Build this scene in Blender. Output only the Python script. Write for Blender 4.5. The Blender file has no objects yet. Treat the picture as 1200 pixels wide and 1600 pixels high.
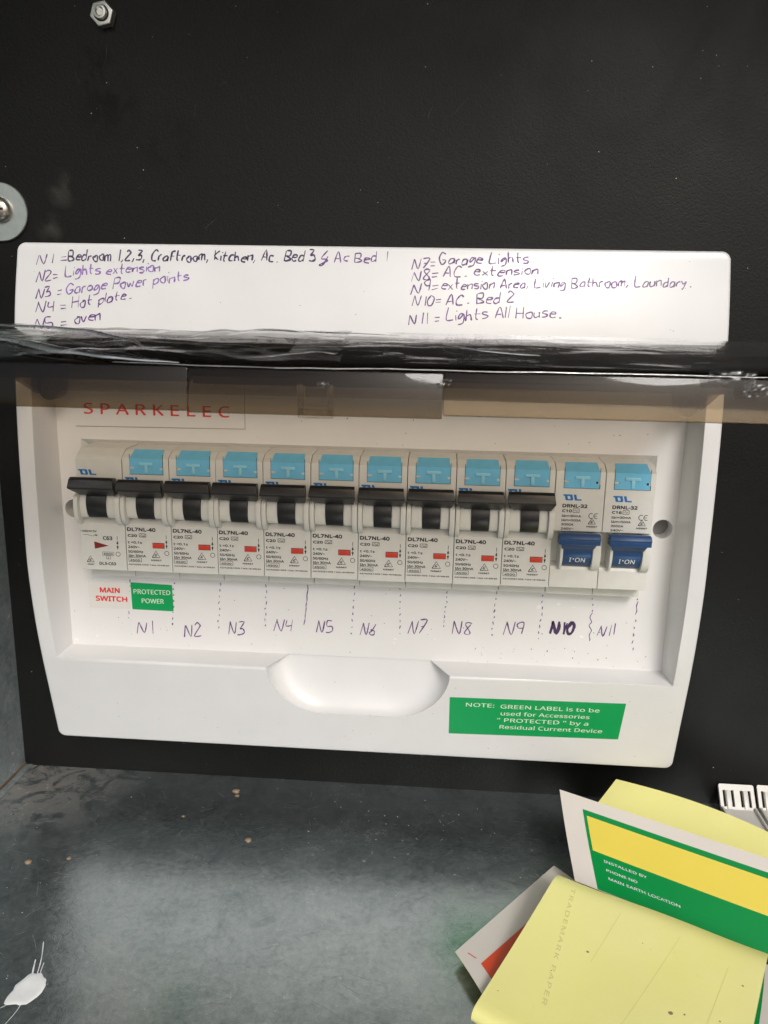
import bpy, bmesh, math, random
from mathutils import Vector, Matrix, noise
S = 0.001          # everything below is written in millimetres
OZ = 112.5         # the metal floor lies at z = 0 of the world
scn = bpy.context.scene
COL = scn.collection
R = math.radians
random.seed(7)

# ------------------------------------------------------------------ camera
PITCH, YAW, ROLL, FPX = 0.2249, -0.0663, -0.0199, 1236.88
cy_, sy_ = math.cos(YAW), math.sin(YAW)
F = Vector((sy_*math.cos(PITCH), cy_*math.cos(PITCH), -math.sin(PITCH)))
R0 = Vector((cy_, -sy_, 0)); D0 = F.cross(R0)
RV = math.cos(ROLL)*R0 + math.sin(ROLL)*D0
DV = F.cross(RV)
cam_d = bpy.data.cameras.new('camera')
cam = bpy.data.objects.new('camera', cam_d); COL.objects.link(cam); scn.camera = cam
m = Matrix((( RV.x, -DV.x, -F.x, 0), (RV.y, -DV.y, -F.y, 0), (RV.z, -DV.z, -F.z, 0), (0, 0, 0, 1)))
m.translation = Vector((136.62, -287.31, 92.88+OZ))*S
cam.matrix_world = m
cam_d.sensor_fit = 'VERTICAL'; cam_d.sensor_height = 36; cam_d.sensor_width = 27
cam_d.lens = FPX/1600*36
cam_d.clip_start = 0.005; cam_d.clip_end = 500
cam_d.dof.use_dof = True; cam_d.dof.focus_distance = 0.292; cam_d.dof.aperture_fstop = 45

# ------------------------------------------------------------------ sky, sun, exposure
w = bpy.data.worlds.new("World"); scn.world = w; w.use_nodes = True
nt = w.node_tree; bg = nt.nodes['Background']
sky = nt.nodes.new('ShaderNodeTexSky'); sky.sky_type = 'NISHITA'; sky.sun_disc = False
SUN_EL, SUN_AZ = 35, 161     # azimuth clockwise from +Y
sky.sun_elevation = R(SUN_EL); sky.sun_rotation = R(SUN_AZ)
sky.dust_density = 4.0; sky.ozone_density = 0.6; sky.air_density = 1.0
hs = nt.nodes.new('ShaderNodeHueSaturation'); hs.inputs['Saturation'].default_value = 0.5   # overcast: the blue is washed out
nt.links.new(sky.outputs[0], hs.inputs['Color']); nt.links.new(hs.outputs[0], bg.inputs[0])
bg.inputs[1].default_value = 0.135
sl = bpy.data.lights.new('sun', 'SUN'); sl.energy = 1.5; sl.angle = R(16); sl.color = (1, .98, .955)
so = bpy.data.objects.new('sun', sl); COL.objects.link(so)
sdir = Vector((math.sin(R(SUN_AZ))*math.cos(R(SUN_EL)), math.cos(R(SUN_AZ))*math.cos(R(SUN_EL)), math.sin(R(SUN_EL))))
so.rotation_euler = (-sdir).to_track_quat('-Z', 'Y').to_euler()
so.location = sdir*2
scn.view_settings.view_transform = 'Standard'; scn.view_settings.look = 'None'
scn.view_settings.exposure = -0.25; scn.view_settings.gamma = 1
scn.cycles.max_bounces = 10; scn.cycles.transparent_max_bounces = 24

# ------------------------------------------------------------------ helpers
class MB:
    def __init__(s): s.v = []; s.f = []; s.mi = []
    def V(s, p): s.v.append(tuple(p)); return len(s.v)-1
    def F(s, ids, mi=0): s.f.append(tuple(ids)); s.mi.append(mi)
    def poly(s, pts, mi=0): s.F([s.V(p) for p in pts], mi)
    def box(s, x0, x1, y0, y1, z0, z1, mi=0):
        b = len(s.v)
        for x in (x0, x1):
            for y in (y0, y1):
                for z in (z0, z1): s.v.append((x, y, z))
        for q in ((0,1,3,2),(4,6,7,5),(0,4,5,1),(2,3,7,6),(0,2,6,4),(1,5,7,3)): s.F([b+i for i in q], mi)
        return s
    def prism_x(s, prof, x0, x1, mi=0, dx0=None, dx1=None):
        """prof = (y,z) outline swept along x; dx0/dx1 give per-point insets of the ends"""
        n = len(prof); b = len(s.v)
        for i, (y, z) in enumerate(prof): s.v.append((x0+(dx0[i] if dx0 else 0), y, z))
        for i, (y, z) in enumerate(prof): s.v.append((x1-(dx1[i] if dx1 else 0), y, z))
        for i in range(n):
            j = (i+1) % n; s.F((b+i, b+j, b+n+j, b+n+i), mi)
        s.F([b+i for i in range(n)][::-1], mi); s.F([b+n+i for i in range(n)], mi)
        return s
    def prism_y(s, pts, y0, y1, mi=0):
        n = len(pts); b = len(s.v)
        for x, z in pts: s.v.append((x, y0, z))
        for x, z in pts: s.v.append((x, y1, z))
        for i in range(n):
            j = (i+1) % n; s.F((b+i, b+j, b+n+j, b+n+i), mi)
        s.F([b+i for i in range(n)], mi); s.F([b+n+i for i in range(n)][::-1], mi)
        return s
    def lathe_y(s, c, prof, n=32, mi=0, a0=0):
        """prof = (radius, y) around an axis along y through c=(x,z)"""
        b = len(s.v)
        for r, y in prof:
            for k in range(n):
                a = a0+2*math.pi*k/n; s.v.append((c[0]+r*math.cos(a), y, c[1]+r*math.sin(a)))
        for i in range(len(prof)-1):
            for k in range(n):
                k2 = (k+1) % n; s.F((b+i*n+k, b+i*n+k2, b+(i+1)*n+k2, b+(i+1)*n+k), mi)
        s.F([b+k for k in range(n)], mi); s.F([b+(len(prof)-1)*n+k for k in range(n)][::-1], mi)
        return s
    def build(s, name, mat, parent=None, bevel=0, seg=2, smooth=True, ang=35, origin=None, weld=True, recalc=True):
        mats = mat if isinstance(mat, (list, tuple)) else [mat]
        bm = bmesh.new()
        vs = [bm.verts.new(p) for p in s.v]
        for f, mi in zip(s.f, s.mi):
            try:
                fc = bm.faces.new([vs[i] for i in f]); fc.material_index = mi
            except ValueError: pass
        if weld: bmesh.ops.remove_doubles(bm, verts=bm.verts[:], dist=1e-4)
        if recalc: bmesh.ops.recalc_face_normals(bm, faces=bm.faces[:])
        if bevel:
            es = [e for e in bm.edges if len(e.link_faces) == 2 and e.calc_face_angle(0) > R(ang)]
            bmesh.ops.bevel(bm, geom=es, offset=bevel, segments=seg, profile=.6, affect='EDGES', clamp_overlap=True)
        if parent is not None: o0 = Vector(parent['_o'])
        elif origin is not None: o0 = Vector(origin)
        else:
            xs = [v.co.x for v in bm.verts]; ys = [v.co.y for v in bm.verts]; zs = [v.co.z for v in bm.verts]
            o0 = Vector(((min(xs)+max(xs))/2, (min(ys)+max(ys))/2, min(zs)))
        for v in bm.verts: v.co = (v.co-o0)*S
        me = bpy.data.meshes.new(name); bm.to_mesh(me); bm.free()
        for mm_ in mats: me.materials.append(mm_)
        if smooth:
            me.shade_smooth(); me.set_sharp_from_angle(angle=R(ang))
        o = bpy.data.objects.new(name, me); COL.objects.link(o)
        o['_o'] = tuple(o0)
        if parent is not None: o.parent = parent
        else: o.location = (o0+Vector((0, 0, OZ)))*S
        return o

def thing(name, label, cat, loc, group=None):
    o = bpy.data.objects.new(name, None); COL.objects.link(o)
    o.empty_display_size = .01
    o.location = (Vector(loc)+Vector((0, 0, OZ)))*S; o['_o'] = tuple(float(a) for a in loc)
    o['label'] = label; o['category'] = cat
    if group: o['group'] = group
    return o
def tag(o, label=None, cat=None, group=None, kind=None):
    for k, v in (('label', label), ('category', cat), ('group', group), ('kind', kind)):
        if v: o[k] = v
    return o

# ------------------------------------------------------------------ materials
def mat(name, col, rough=.4, metal=0, spec=.5, var=.04, vs=300, bump=0, bs=2000, bd=.0002, coat=0):
    m = bpy.data.materials.new(name); m.use_nodes = True; t = m.node_tree; p = t.nodes['Principled BSDF']
    p.inputs['Roughness'].default_value = rough; p.inputs['Metallic'].default_value = metal
    p.inputs['Specular IOR Level'].default_value = spec
    if coat: p.inputs['Coat Weight'].default_value = coat; p.inputs['Coat Roughness'].default_value = .08
    tc = t.nodes.new('ShaderNodeTexCoord'); n = t.nodes.new('ShaderNodeTexNoise')
    n.inputs['Scale'].default_value = vs; n.inputs['Detail'].default_value = 6
    t.links.new(tc.outputs['Object'], n.inputs['Vector'])
    r = t.nodes.new('ShaderNodeValToRGB'); r.color_ramp.elements[0].position = .3; r.color_ramp.elements[1].position = .7
    r.color_ramp.elements[0].color = tuple(c*(1-var) for c in col)+(1,); r.color_ramp.elements[1].color = tuple(min(1, c*(1+var)) for c in col)+(1,)
    t.links.new(n.outputs[0], r.inputs[0]); t.links.new(r.outputs[0], p.inputs['Base Color'])
    if bump:
        n2 = t.nodes.new('ShaderNodeTexNoise'); n2.inputs['Scale'].default_value = bs; n2.inputs['Detail'].default_value = 3
        t.links.new(tc.outputs['Object'], n2.inputs['Vector'])
        b = t.nodes.new('ShaderNodeBump'); b.inputs['Strength'].default_value = bump; b.inputs['Distance'].default_value = bd
        t.links.new(n2.outputs[0], b.inputs['Height']); t.links.new(b.outputs[0], p.inputs['Normal'])
    return m

def ramp(t, src, a, b, ca=0.0, cb=1.0):
    r = t.nodes.new('ShaderNodeMapRange'); r.inputs[1].default_value = a; r.inputs[2].default_value = b
    r.inputs[3].default_value = ca; r.inputs[4].default_value = cb
    t.links.new(src, r.inputs[0]); return r.outputs[0]
def tnoise(t, vec, scale, detail=4, rough=.5, dist=0):
    n = t.nodes.new('ShaderNodeTexNoise'); n.inputs['Scale'].default_value = scale; n.inputs['Detail'].default_value = detail
    n.inputs['Roughness'].default_value = rough; n.inputs['Distortion'].default_value = dist
    t.links.new(vec, n.inputs['Vector']); return n.outputs[0]
def math_(t, op, a, b):
    n = t.nodes.new('ShaderNodeMath'); n.operation = op; n.use_clamp = False
    for i, x in enumerate((a, b)):
        if isinstance(x, (int, float)): n.inputs[i].default_value = x
        else: t.links.new(x, n.inputs[i])
    return n.outputs[0]
def mixc(t, f, a, b):
    n = t.nodes.new('ShaderNodeMix'); n.data_type = 'RGBA'
    if isinstance(f, (int, float)): n.inputs[0].default_value = f
    else: t.links.new(f, n.inputs[0])
    for i, x in ((6, a), (7, b)):
        if isinstance(x, tuple): n.inputs[i].default_value = x+(1,)
        else: t.links.new(x, n.inputs[i])
    return n.outputs[2]
def blob(t, pos, c, r):
    """soft mask around a point of the object's own surface (metres)"""
    d = t.nodes.new('ShaderNodeVectorMath'); d.operation = 'DISTANCE'
    t.links.new(pos, d.inputs[0]); d.inputs[1].default_value = c
    return ramp(t, d.outputs['Value'], r, r*.2)

M = {}
M['cover'] = mat('white_moulded_plastic', (.725, .72, .72), .33, var=.02, vs=60, bump=.05, bs=900, bd=.0001, coat=.15)
M['panel'] = mat('white_panel_plastic', (.745, .735, .73), .36, var=.015, vs=80, bump=.04, bs=1200, bd=.0001)
M['body'] = mat('grey_breaker_plastic', (.67, .67, .635), .42, var=.03, vs=250, bump=.06, bs=3000, bd=.00008)
M['body_rc'] = mat('cream_breaker_plastic', (.69, .685, .64), .42, var=.03, vs=250, bump=.06, bs=3000, bd=.00008)
M['guard'] = mat('pale_guard_plastic', (.72, .715, .67), .38, var=.02, vs=300)
M['black'] = mat('black_toggle_plastic', (.016, .015, .015), .38, var=.25, vs=700, bump=.12, bs=2500, bd=.0001)
M['blue'] = mat('blue_toggle_plastic', (.016, .065, .19), .35, var=.1, vs=400)
M['cyan'] = mat('sky_blue_plastic', (.17, .53, .78), .35, var=.04, vs=300)
M['cyan2'] = mat('sky_blue_raised_letter', (.30, .66, .82), .35, var=.03, vs=300)
M['red'] = mat('red_plastic', (.60, .05, .025), .4, var=.08, vs=500)
M['darkred'] = mat('dark_red_plastic', (.22, .02, .02), .4)
M['gap'] = mat('dark_gap', (.02, .02, .02), .8)
M['inkk'] = mat('black_print_ink', (.03, .03, .03), .6)
M['inkg'] = mat('grey_print_ink', (.09, .09, .085), .6)
M['inkb'] = mat('blue_print_ink', (.0, .17, .50), .5)
M['inkw'] = mat('white_print_ink', (.75, .78, .8), .5)
M['inkr'] = mat('red_print_ink', (.72, .04, .03), .5)
M['pen'] = mat('purple_pen_ink', (.13, .04, .21), .4, var=.6, vs=900)
M['penl'] = mat('worn_purple_pen_ink', (.25, .14, .40), .4, var=.5, vs=700)
M['pend'] = mat('dark_pen_ink', (.05, .02, .085), .35, var=.4, vs=900)
M['green'] = mat('green_label_vinyl', (.0, .33, .09), .35, var=.02)
M['gtext'] = mat('pale_green_print', (.60, .80, .60), .5)
M['wlabel'] = mat('white_label_vinyl', (.75, .72, .69), .25, var=.01, coat=.2)
M['paperw'] = mat('white_glossy_paper', (.74, .685, .63), .38, var=.02, vs=60)
M['sheetg'] = mat('green_sheet_ink', (.0, .27, .055), .3, var=.03, vs=60)
M['sheety'] = mat('yellow_sheet_ink', (.84, .68, .10), .35, var=.02, vs=60)
M['sheetr'] = mat('red_sheet_ink', (.75, .06, .01), .35, var=.03)
M['crumb'] = mat('tan_crumb', (.30, .21, .14), .8, var=.3, vs=1500, bump=.5)
M['dust'] = mat('dark_dust', (.10, .085, .07), .8)
M['dustw'] = mat('white_speck', (.82, .82, .80), .5)
M['paint'] = mat('white_spilled_paint', (.88, .90, .90), .3, var=.06, vs=200, bump=.3, bs=600)
M['filler'] = mat('ivory_filler_plastic', (.74, .72, .67), .35, var=.02)
M['seal'] = mat('brown_sealant', (.14, .09, .05), .7, var=.3)
M['embos'] = mat('grey_watermark_ink', (.70, .66, .27), .6)

def paper_yellow():
    m = bpy.data.materials.new('yellow_backing_paper'); m.use_nodes = True; t = m.node_tree; p = t.nodes['Principled BSDF']
    tc = t.nodes.new('ShaderNodeTexCoord'); o = tc.outputs['Object']
    n1 = tnoise(t, o, 40, 4); n2 = tnoise(t, o, 900, 3)
    c = mixc(t, ramp(t, n1, .3, .7), (.90, .86, .31), (.93, .89, .37))
    c = mixc(t, ramp(t, n2, .68, .80, 0, .25), c, (.55, .45, .15))
    t.links.new(c, p.inputs['Base Color']); p.inputs['Roughness'].default_value = .42
    b = t.nodes.new('ShaderNodeBump'); b.inputs['Strength'].default_value = .6; b.inputs['Distance'].default_value = .0009
    t.links.new(n1, b.inputs['Height']); t.links.new(b.outputs[0], p.inputs['Normal'])
    return m
M['papery'] = paper_yellow()

def black_panel():
    m = bpy.data.materials.new('black_powder_coat'); m.use_nodes = True; t = m.node_tree; p = t.nodes['Principled BSDF']
    tc = t.nodes.new('ShaderNodeTexCoord'); o = tc.outputs['Object']
    fine = tnoise(t, o, 1250, 2, .5); big = tnoise(t, o, 22, 4, .55, .6); mid = tnoise(t, o, 90, 4)
    c = mixc(t, ramp(t, big, .35, .7), (.0035, .0034, .003), (.0065, .006, .0053))
    # greasy dark smears and pale scuffs
    s1 = blob(t, o, SM(4, 42, 176), .016); s2 = blob(t, o, SM(27, 42, 163), .014); s3 = blob(t, o, SM(-1, 42, 190), .010)
    sm = math_(t, 'MAXIMUM', math_(t, 'MAXIMUM', s1, s2), s3)
    sm = math_(t, 'MULTIPLY', sm, ramp(t, tnoise(t, o, 130, 5, .6, .8), .42, .55))
    c = mixc(t, math_(t, 'MULTIPLY', sm, .5), c, (.004, .004, .004))
    p1 = math_(t, 'MAXIMUM', blob(t, o, SM(-24, 42, 131), .007), blob(t, o, SM(-18, 42, 146), .008))
    p1 = math_(t, 'MULTIPLY', p1, ramp(t, mid, .45, .7, 0, .5))
    c = mixc(t, p1, c, (.10, .10, .09))
    t.links.new(c, p.inputs['Base Color'])
    ro = math_(t, 'ADD', ramp(t, big, .3, .7, .40, .52), math_(t, 'MULTIPLY', sm, .16))
    t.links.new(ro, p.inputs['Roughness']); p.inputs['Specular IOR Level'].default_value = .23
    b = t.nodes.new('ShaderNodeBump'); b.inputs['Strength'].default_value = .24; b.inputs['Distance'].default_value = .00035
    t.links.new(fine, b.inputs['Height']); t.links.new(b.outputs[0], p.inputs['Normal'])
    return m
def SM(x, y, z): return (x*S, y*S, (z+OZ)*S)

def galv(name, pale=True):
    m = bpy.data.materials.new(name); m.use_nodes = True; t = m.node_tree; p = t.nodes['Principled BSDF']
    tc = t.nodes.new('ShaderNodeTexCoord'); o = tc.outputs['Object']
    v = t.nodes.new('ShaderNodeTexVoronoi'); v.inputs['Scale'].default_value = 110; 
    wob = t.nodes.new('ShaderNodeTexNoise'); wob.inputs['Scale'].default_value = 60; wob.inputs['Detail'].default_value = 5
    t.links.new(o, wob.inputs['Vector'])
    ad = t.nodes.new('ShaderNodeVectorMath'); ad.operation = 'MULTIPLY_ADD'
    t.links.new(wob.outputs['Color'], ad.inputs[0]); ad.inputs[1].default_value = (.02, .02, .02); t.links.new(o, ad.inputs[2])
    t.links.new(ad.outputs[0], v.inputs['Vector'])
    sep = t.nodes.new('ShaderNodeSeparateColor'); t.links.new(v.outputs['Color'], sep.inputs[0])
    big = tnoise(t, o, 16, 6, .6, .8); mid = tnoise(t, o, 70, 7, .68, 1.2); fine = tnoise(t, o, 420, 5, .65, .5)
    k = math_(t, 'ADD', math_(t, 'MULTIPLY', mid, .40), math_(t, 'ADD', math_(t, 'MULTIPLY', big, .3), math_(t, 'ADD', math_(t, 'MULTIPLY', fine, .42), math_(t, 'MULTIPLY', sep.outputs[0], .05))))
    c = mixc(t, ramp(t, k, .38, .80), (.205, .25, .26), (.62, .68, .685))
    # white oxide speckle and dust film
    sp = ramp(t, tnoise(t, o, 1300, 3, .6), .66, .76)
    gr = tnoise(t, o, 2600, 3, .7)
    c = mixc(t, ramp(t, gr, .35, .65, 0, .35), c, (.12, .15, .16))
    c = mixc(t, math_(t, 'MULTIPLY', sp, .6), c, (.75, .77, .76))
    t.links.new(c, p.inputs['Base Color'])
    me = 1.0
    if pale:
        d = math_(t, 'MULTIPLY', blob(t, o, SM(-44, 30, -112.5), .055), ramp(t, mid, .40, .52, 0, .8))
        c2 = mixc(t, d, c, (.40, .36, .33)); t.links.new(c2, p.inputs['Base Color'])
        t.links.new(ramp(t, d, 0, 1, .86, .4), p.inputs['Metallic'])
    else: p.inputs['Metallic'].default_value = .45
    t.links.new(ramp(t, k, .38, .8, .10, .32), p.inputs['Roughness'])
    b = t.nodes.new('ShaderNodeBump'); b.inputs['Strength'].default_value = .22; b.inputs['Distance'].default_value = .0004
    h = math_(t, 'ADD', math_(t, 'MULTIPLY', mid, 1.0), math_(t, 'ADD', math_(t, 'MULTIPLY', fine, .6), math_(t, 'MULTIPLY', gr, .3)))
    t.links.new(h, b.inputs['Height']); t.links.new(b.outputs[0], p.inputs['Normal'])
    return m
M['backp'] = black_panel(); M['galv'] = galv('galvanised_floor'); M['galvw'] = galv('galvanised_wall', False)
M['zinc'] = mat('zinc_plated_steel', (.50, .54, .53), .38, metal=.8, var=.06, vs=500, bump=.1, bs=1500)
M['steel'] = mat('nickel_screw_steel', (.42, .38, .33), .28, metal=.95, var=.15, vs=600)
M['nut'] = mat('bright_nut_steel', (.60, .60, .56), .30, metal=.9, var=.08, vs=600, bump=.1, bs=2500)

def smoky(name, tint, rough=.03, bump=.0, scale=90, base=0.0, ior=1.5, edge=1, span=(.08, .42)):
    m = bpy.data.materials.new(name); m.use_nodes = True; t = m.node_tree
    for n in list(t.nodes):
        if n.type != 'OUTPUT_MATERIAL': t.nodes.remove(n)
    out = [n for n in t.nodes if n.type == 'OUTPUT_MATERIAL'][0]
    tr = t.nodes.new('ShaderNodeBsdfTransparent'); tr.inputs[0].default_value = tint+(1,)
    gl = t.nodes.new('ShaderNodeBsdfGlossy'); gl.inputs['Color'].default_value = (.95, .95, .95, 1)
    fr = t.nodes.new('ShaderNodeFresnel'); gm_ = t.nodes.new('ShaderNodeNewGeometry')     # both faces of the moulding reflect like air to plastic
    t.links.new(ramp(t, gm_.outputs['Backfacing'], 0, 1, ior, 1/ior), fr.inputs[0])
    mx = t.nodes.new('ShaderNodeMixShader')
    tc = t.nodes.new('ShaderNodeTexCoord'); o = tc.outputs['Object']
    mp = t.nodes.new('ShaderNodeMapping'); mp.inputs['Scale'].default_value = (.35, 1, 1); t.links.new(o, mp.inputs[0])
    n1 = tnoise(t, mp.outputs[0], scale, 4, .55, .5)
    if edge < 1:      # the tint deepens where the moulding is looked through edge on
        gg = t.nodes.new('ShaderNodeNewGeometry'); dt = t.nodes.new('ShaderNodeVectorMath'); dt.operation = 'DOT_PRODUCT'
        t.links.new(gg.outputs['Normal'], dt.inputs[0]); t.links.new(gg.outputs['Incoming'], dt.inputs[1])
        ab = math_(t, 'ABSOLUTE', dt.outputs['Value'], 0)
        t.links.new(mixc(t, ramp(t, ab, span[0], span[1]), tuple(c*edge for c in tint), tint), tr.inputs[0])
    if bump:
        b = t.nodes.new('ShaderNodeBump'); b.inputs['Strength'].default_value = bump; b.inputs['Distance'].default_value = .0006
        t.links.new(n1, b.inputs['Height']); t.links.new(b.outputs[0], gl.inputs['Normal']); t.links.new(b.outputs[0], fr.inputs['Normal'])
    t.links.new(ramp(t, tnoise(t, mp.outputs[0], 300, 5, .7), .35, .75, rough*.5, rough*4), gl.inputs['Roughness'])
    f = fr.outputs[0]
    if base: f = math_(t, 'MAXIMUM', f, base)
    t.links.new(f, mx.inputs[0]); t.links.new(tr.outputs[0], mx.inputs[1]); t.links.new(gl.outputs[0], mx.inputs[2])
    t.links.new(mx.outputs[0], out.inputs[0])
    return m
M['lid'] = smoky('smoky_clear_plastic', (.80, .735, .65), .03, .3, 60, 0, 1.5, .3)
M['rim'] = smoky('smoky_clear_rim_plastic', (.58, .505, .40), .03, .05, 90, 0, 1.34)
M['rib'] = smoky('smoky_rib_plastic', (.42, .35, .29), .06, .1, 90, 0, 1.34)
M['film'] = smoky('clear_wrinkled_film', (.985, .985, .985), .05, .5, 160, 0, 1.42)
M['lidf'] = smoky('smoky_curved_plastic', (.70, .63, .55), .02, .25, 60, 0, 1.5, .10, (.25, .95))
M['fold'] = smoky('folded_clear_film', (.8, .82, .85), .13, .3, 260, .72)
M['scrap'] = smoky('crumpled_clear_tape', (.85, .85, .85), .2, .4, 500, .08)
M['clip'] = smoky('cloudy_clip_plastic', (.88, .86, .82), .25, .4, 200, .08)

# ------------------------------------------------------------------ flat print and pen strokes
def smooth_line(pts, n=4):
    if len(pts) < 3: return pts
    out = []
    P = [pts[0]]+pts+[pts[-1]]
    for i in range(1, len(P)-2):
        p0, p1, p2, p3 = P[i-1], P[i], P[i+1], P[i+2]
        for k in range(n):
            t = k/n; q = []
            for a in (0, 1):
                q.append(.5*(2*p1[a]+(-p0[a]+p2[a])*t+(2*p0[a]-5*p1[a]+4*p2[a]-p3[a])*t*t+(-p0[a]+3*p1[a]-3*p2[a]+p3[a])*t**3))
            out.append(tuple(q))
    out.append(pts[-1]); return out
def ribbon(mb, pts, wd, fn, taper=True, mi=0):
    """a pen stroke: flat ribbon along 2-D points, laid on a surface by fn(x,z)"""
    if len(pts) == 1: pts = [pts[0], (pts[0][0]+wd*.6, pts[0][1]-wd*.4)]
    n = len(pts); L = []; Rr = []
    for i in range(n):
        a = pts[max(i-1, 0)]; b = pts[min(i+1, n-1)]
        dx, dz = b[0]-a[0], b[1]-a[1]; l = math.hypot(dx, dz) or 1
        ww = wd/2*(1 if not taper else (.75+.7*noise.noise(Vector((pts[i][0]*.9, pts[i][1]*.9, 3)))+(.15 if 0 < i < n-1 else -.1)))
        nx, nz = -dz/l*ww, dx/l*ww
        L.append(mb.V(fn(pts[i][0]+nx, pts[i][1]+nz))); Rr.append(mb.V(fn(pts[i][0]-nx, pts[i][1]-nz)))
    for i in range(n-1): mb.F((L[i], L[i+1], Rr[i+1], Rr[i]), mi)
GL = {'N':'02 18;18 42 58','1':'28 22','2':'07 18 37 36 02 42','3':'08 38 15 35 43 22 02','4':'08 05 35;38 32','5':'38 08 05 35 43 22 02',
 '6':'38 14 03 12 32 34 05','7':'08 48 12;15 35','8':'37 18 07 33 22 03 37','9':'35 15 07 28 37 32','0':'28 05 12 32 46 28','=':'05 35;03 33',
 'B':'08 02;08 38 35 05;15 43 22 02','e':'04 34 35 15 03 12 32','d':'35 15 03 12 33;38 32','r':'05 02 04 15 25','o':'25 04 12 32 35 15',
 'm':'05 02 04 15 25 22 24 35 45 42','u':'05 03 12 33 35 32','n':'05 02 04 25 35 32',',':'13 01','.':'12 22','C':'47 28 05 12 42',
 'c':'35 15 03 12 32','a':'35 15 03 12 33 35 32','f':'38 28 17 12;05 35','t':'18 13 22;05 35','K':'08 02;38 05 32','i':'05 02;07',
 'h':'08 02 04 25 32','A':'02 28 42;14 34','&':'38 04 33 42 00 20 45','L':'08 02 42','g':'35 15 03 13 35 31 10 00','s':'35 15 04 33 22 02',
 'x':'05 32;35 02','G':'47 28 05 12 32 44 24','P':'08 02;08 38 35 05','w':'05 12 24 32 45','p':'05 00;04 15 35 33 12 03','H':'08 02;48 42;05 45',
 'l':'08 02','v':'05 12 35','y':'05 13 24;35 10 00'}
def handwrite(mb, text, a, b, h, wd, fn, seed=0):
    rnd = random.Random(seed)
    adv = []; x = 0; u = h/6.0
    for ch in text:
        if ch == ' ': adv.append(x); x += 3.0; continue
        wmax = max(int(t[0]) for s_ in GL[ch].split(';') for t in s_.split())
        adv.append(x); x += wmax+1.35
    tot = x-1.35
    L = math.hypot(b[0]-a[0], b[1]-a[1]); sx = L/tot
    dx, dz = (b[0]-a[0])/L, (b[1]-a[1])/L
    for ch, ax in zip(text, adv):
        if ch == ' ': continue
        jz = rnd.uniform(-.5, .5); sh = rnd.uniform(.0, .22); sc = rnd.uniform(.9, 1.12)
        for s_ in GL[ch].split(';'):
            pts = []
            for tk in s_.split():
                px = int(tk[0])+rnd.uniform(-.25, .25); pz = (int(tk[1])-2)*sc+jz+rnd.uniform(-.25, .25)
                lx = (ax+px)*sx+pz*u*sh; lz = pz*u
                pts.append((a[0]+dx*lx-dz*lz*.3, a[1]+dz*lx+lz))
            ribbon(mb, smooth_line(pts), wd, fn)
import os
_ft = None
try:
    _fp = os.path.join(bpy.utils.resource_path('LOCAL'), 'datafiles', 'fonts', 'NotoSansMath-Regular.woff2')   # the lettering font that ships inside Blender
    if os.path.exists(_fp): _ft = bpy.data.fonts.load(_fp)
except Exception: _ft = None
def add_text(mb, s, x, z, h, fn, width=None, sx=1.0, space=1.0, align='LEFT', bold=0.0, mi=0, res=2):
    bold = max(bold, .014); res = max(res, 2)
    """flat lettering from the built-in font, triangulated into mb; (x,z) = baseline start, h = cap height"""
    cu = bpy.data.curves.new('lettering', 'FONT'); cu.body = s; cu.size = 1
    if _ft: cu.font = _ft
    cu.resolution_u = res; cu.space_character = space
    o = bpy.data.objects.new('lettering', cu)
    me = o.to_mesh()
    vs = [tuple(v.co) for v in me.vertices]; fs = [tuple(p.vertices) for p in me.polygons]
    o.to_mesh_clear(); bpy.data.objects.remove(o); bpy.data.curves.remove(cu)
    if not vs: return
    k = h/.714 if _ft else h/.70
    x0 = min(v[0] for v in vs); x1 = max(v[0] for v in vs)
    kx = k*sx
    if width: kx = width/(x1-x0)
    off = 0
    if align == 'CENTER': off = -(x1-x0)*kx/2
    bd = bold*k*1.1
    sh_ = [(0, 0), (bd, bd*.5), (-bd, -bd*.5), (bd*.5, -bd), (-bd*.5, bd)] if bold > .016 else [(bd*.7, bd*.5), (-bd*.7, -bd*.5)]
    for q, (ax, az) in enumerate(sh_):
        b = len(mb.v)
        for v in vs:
            p = fn(x+off+(v[0]-x0)*kx+ax, z+v[1]*k+az); mb.v.append((p[0], p[1]-.003*q, p[2]+.0005*q))
        for f in fs: mb.F([b+i for i in f], mi)
def flat(y): return lambda x, z: (x, y, z)

# ------------------------------------------------------------------ setting: back panel, metal box
pm = MB(); 
pm.box(-54.6, 420, 42, 44, -112.45, 330)
back = pm.build('back_panel', M['backp'], origin=(0, 0, -OZ)); tag(back, kind='structure')
fl = MB(); fl.box(-56.6, 422, -190, 46, -114, -112.5)
floor = fl.build('metal_floor', M['galv'], origin=(0, 0, -OZ)); tag(floor, kind='structure')
wl = MB(); wl.box(-56.6, -54.6, -190, 46, -112.48, 332)
wall = wl.build('metal_side_wall', M['galvw'], origin=(0, 0, -OZ)); tag(wall, kind='structure')
wr = MB(); wr.box(420, 422, -190, 46, -112.48, 332)
tag(wr.build('metal_side_wall', M['galvw'], origin=(0, 0, -OZ)), kind='structure')
rf = MB(); rf.box(-56.6, 422, -190, 46, 332, 334)
tag(rf.build('metal_roof', M['galvw'], origin=(0, 0, -OZ)), kind='structure')
# folded flange and sealant line where the floor meets the left wall
fg = MB()
fg.box(-54.6, -50.8, -190, 41.9, -112.5, -111.9)
fo = fg.build('floor_flange', M['galvw'], floor, bevel=.2)
sl_ = MB(); 
for k in range(24):
    y0 = 42-k*9.6; sl_.box(-54.6, -54.0+.1*math.sin(k*2.1), y0-9.6, y0, -111.9, -111.2+.15*math.sin(k))
sl_.build('sealant_bead', M['seal'], floor)

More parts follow.
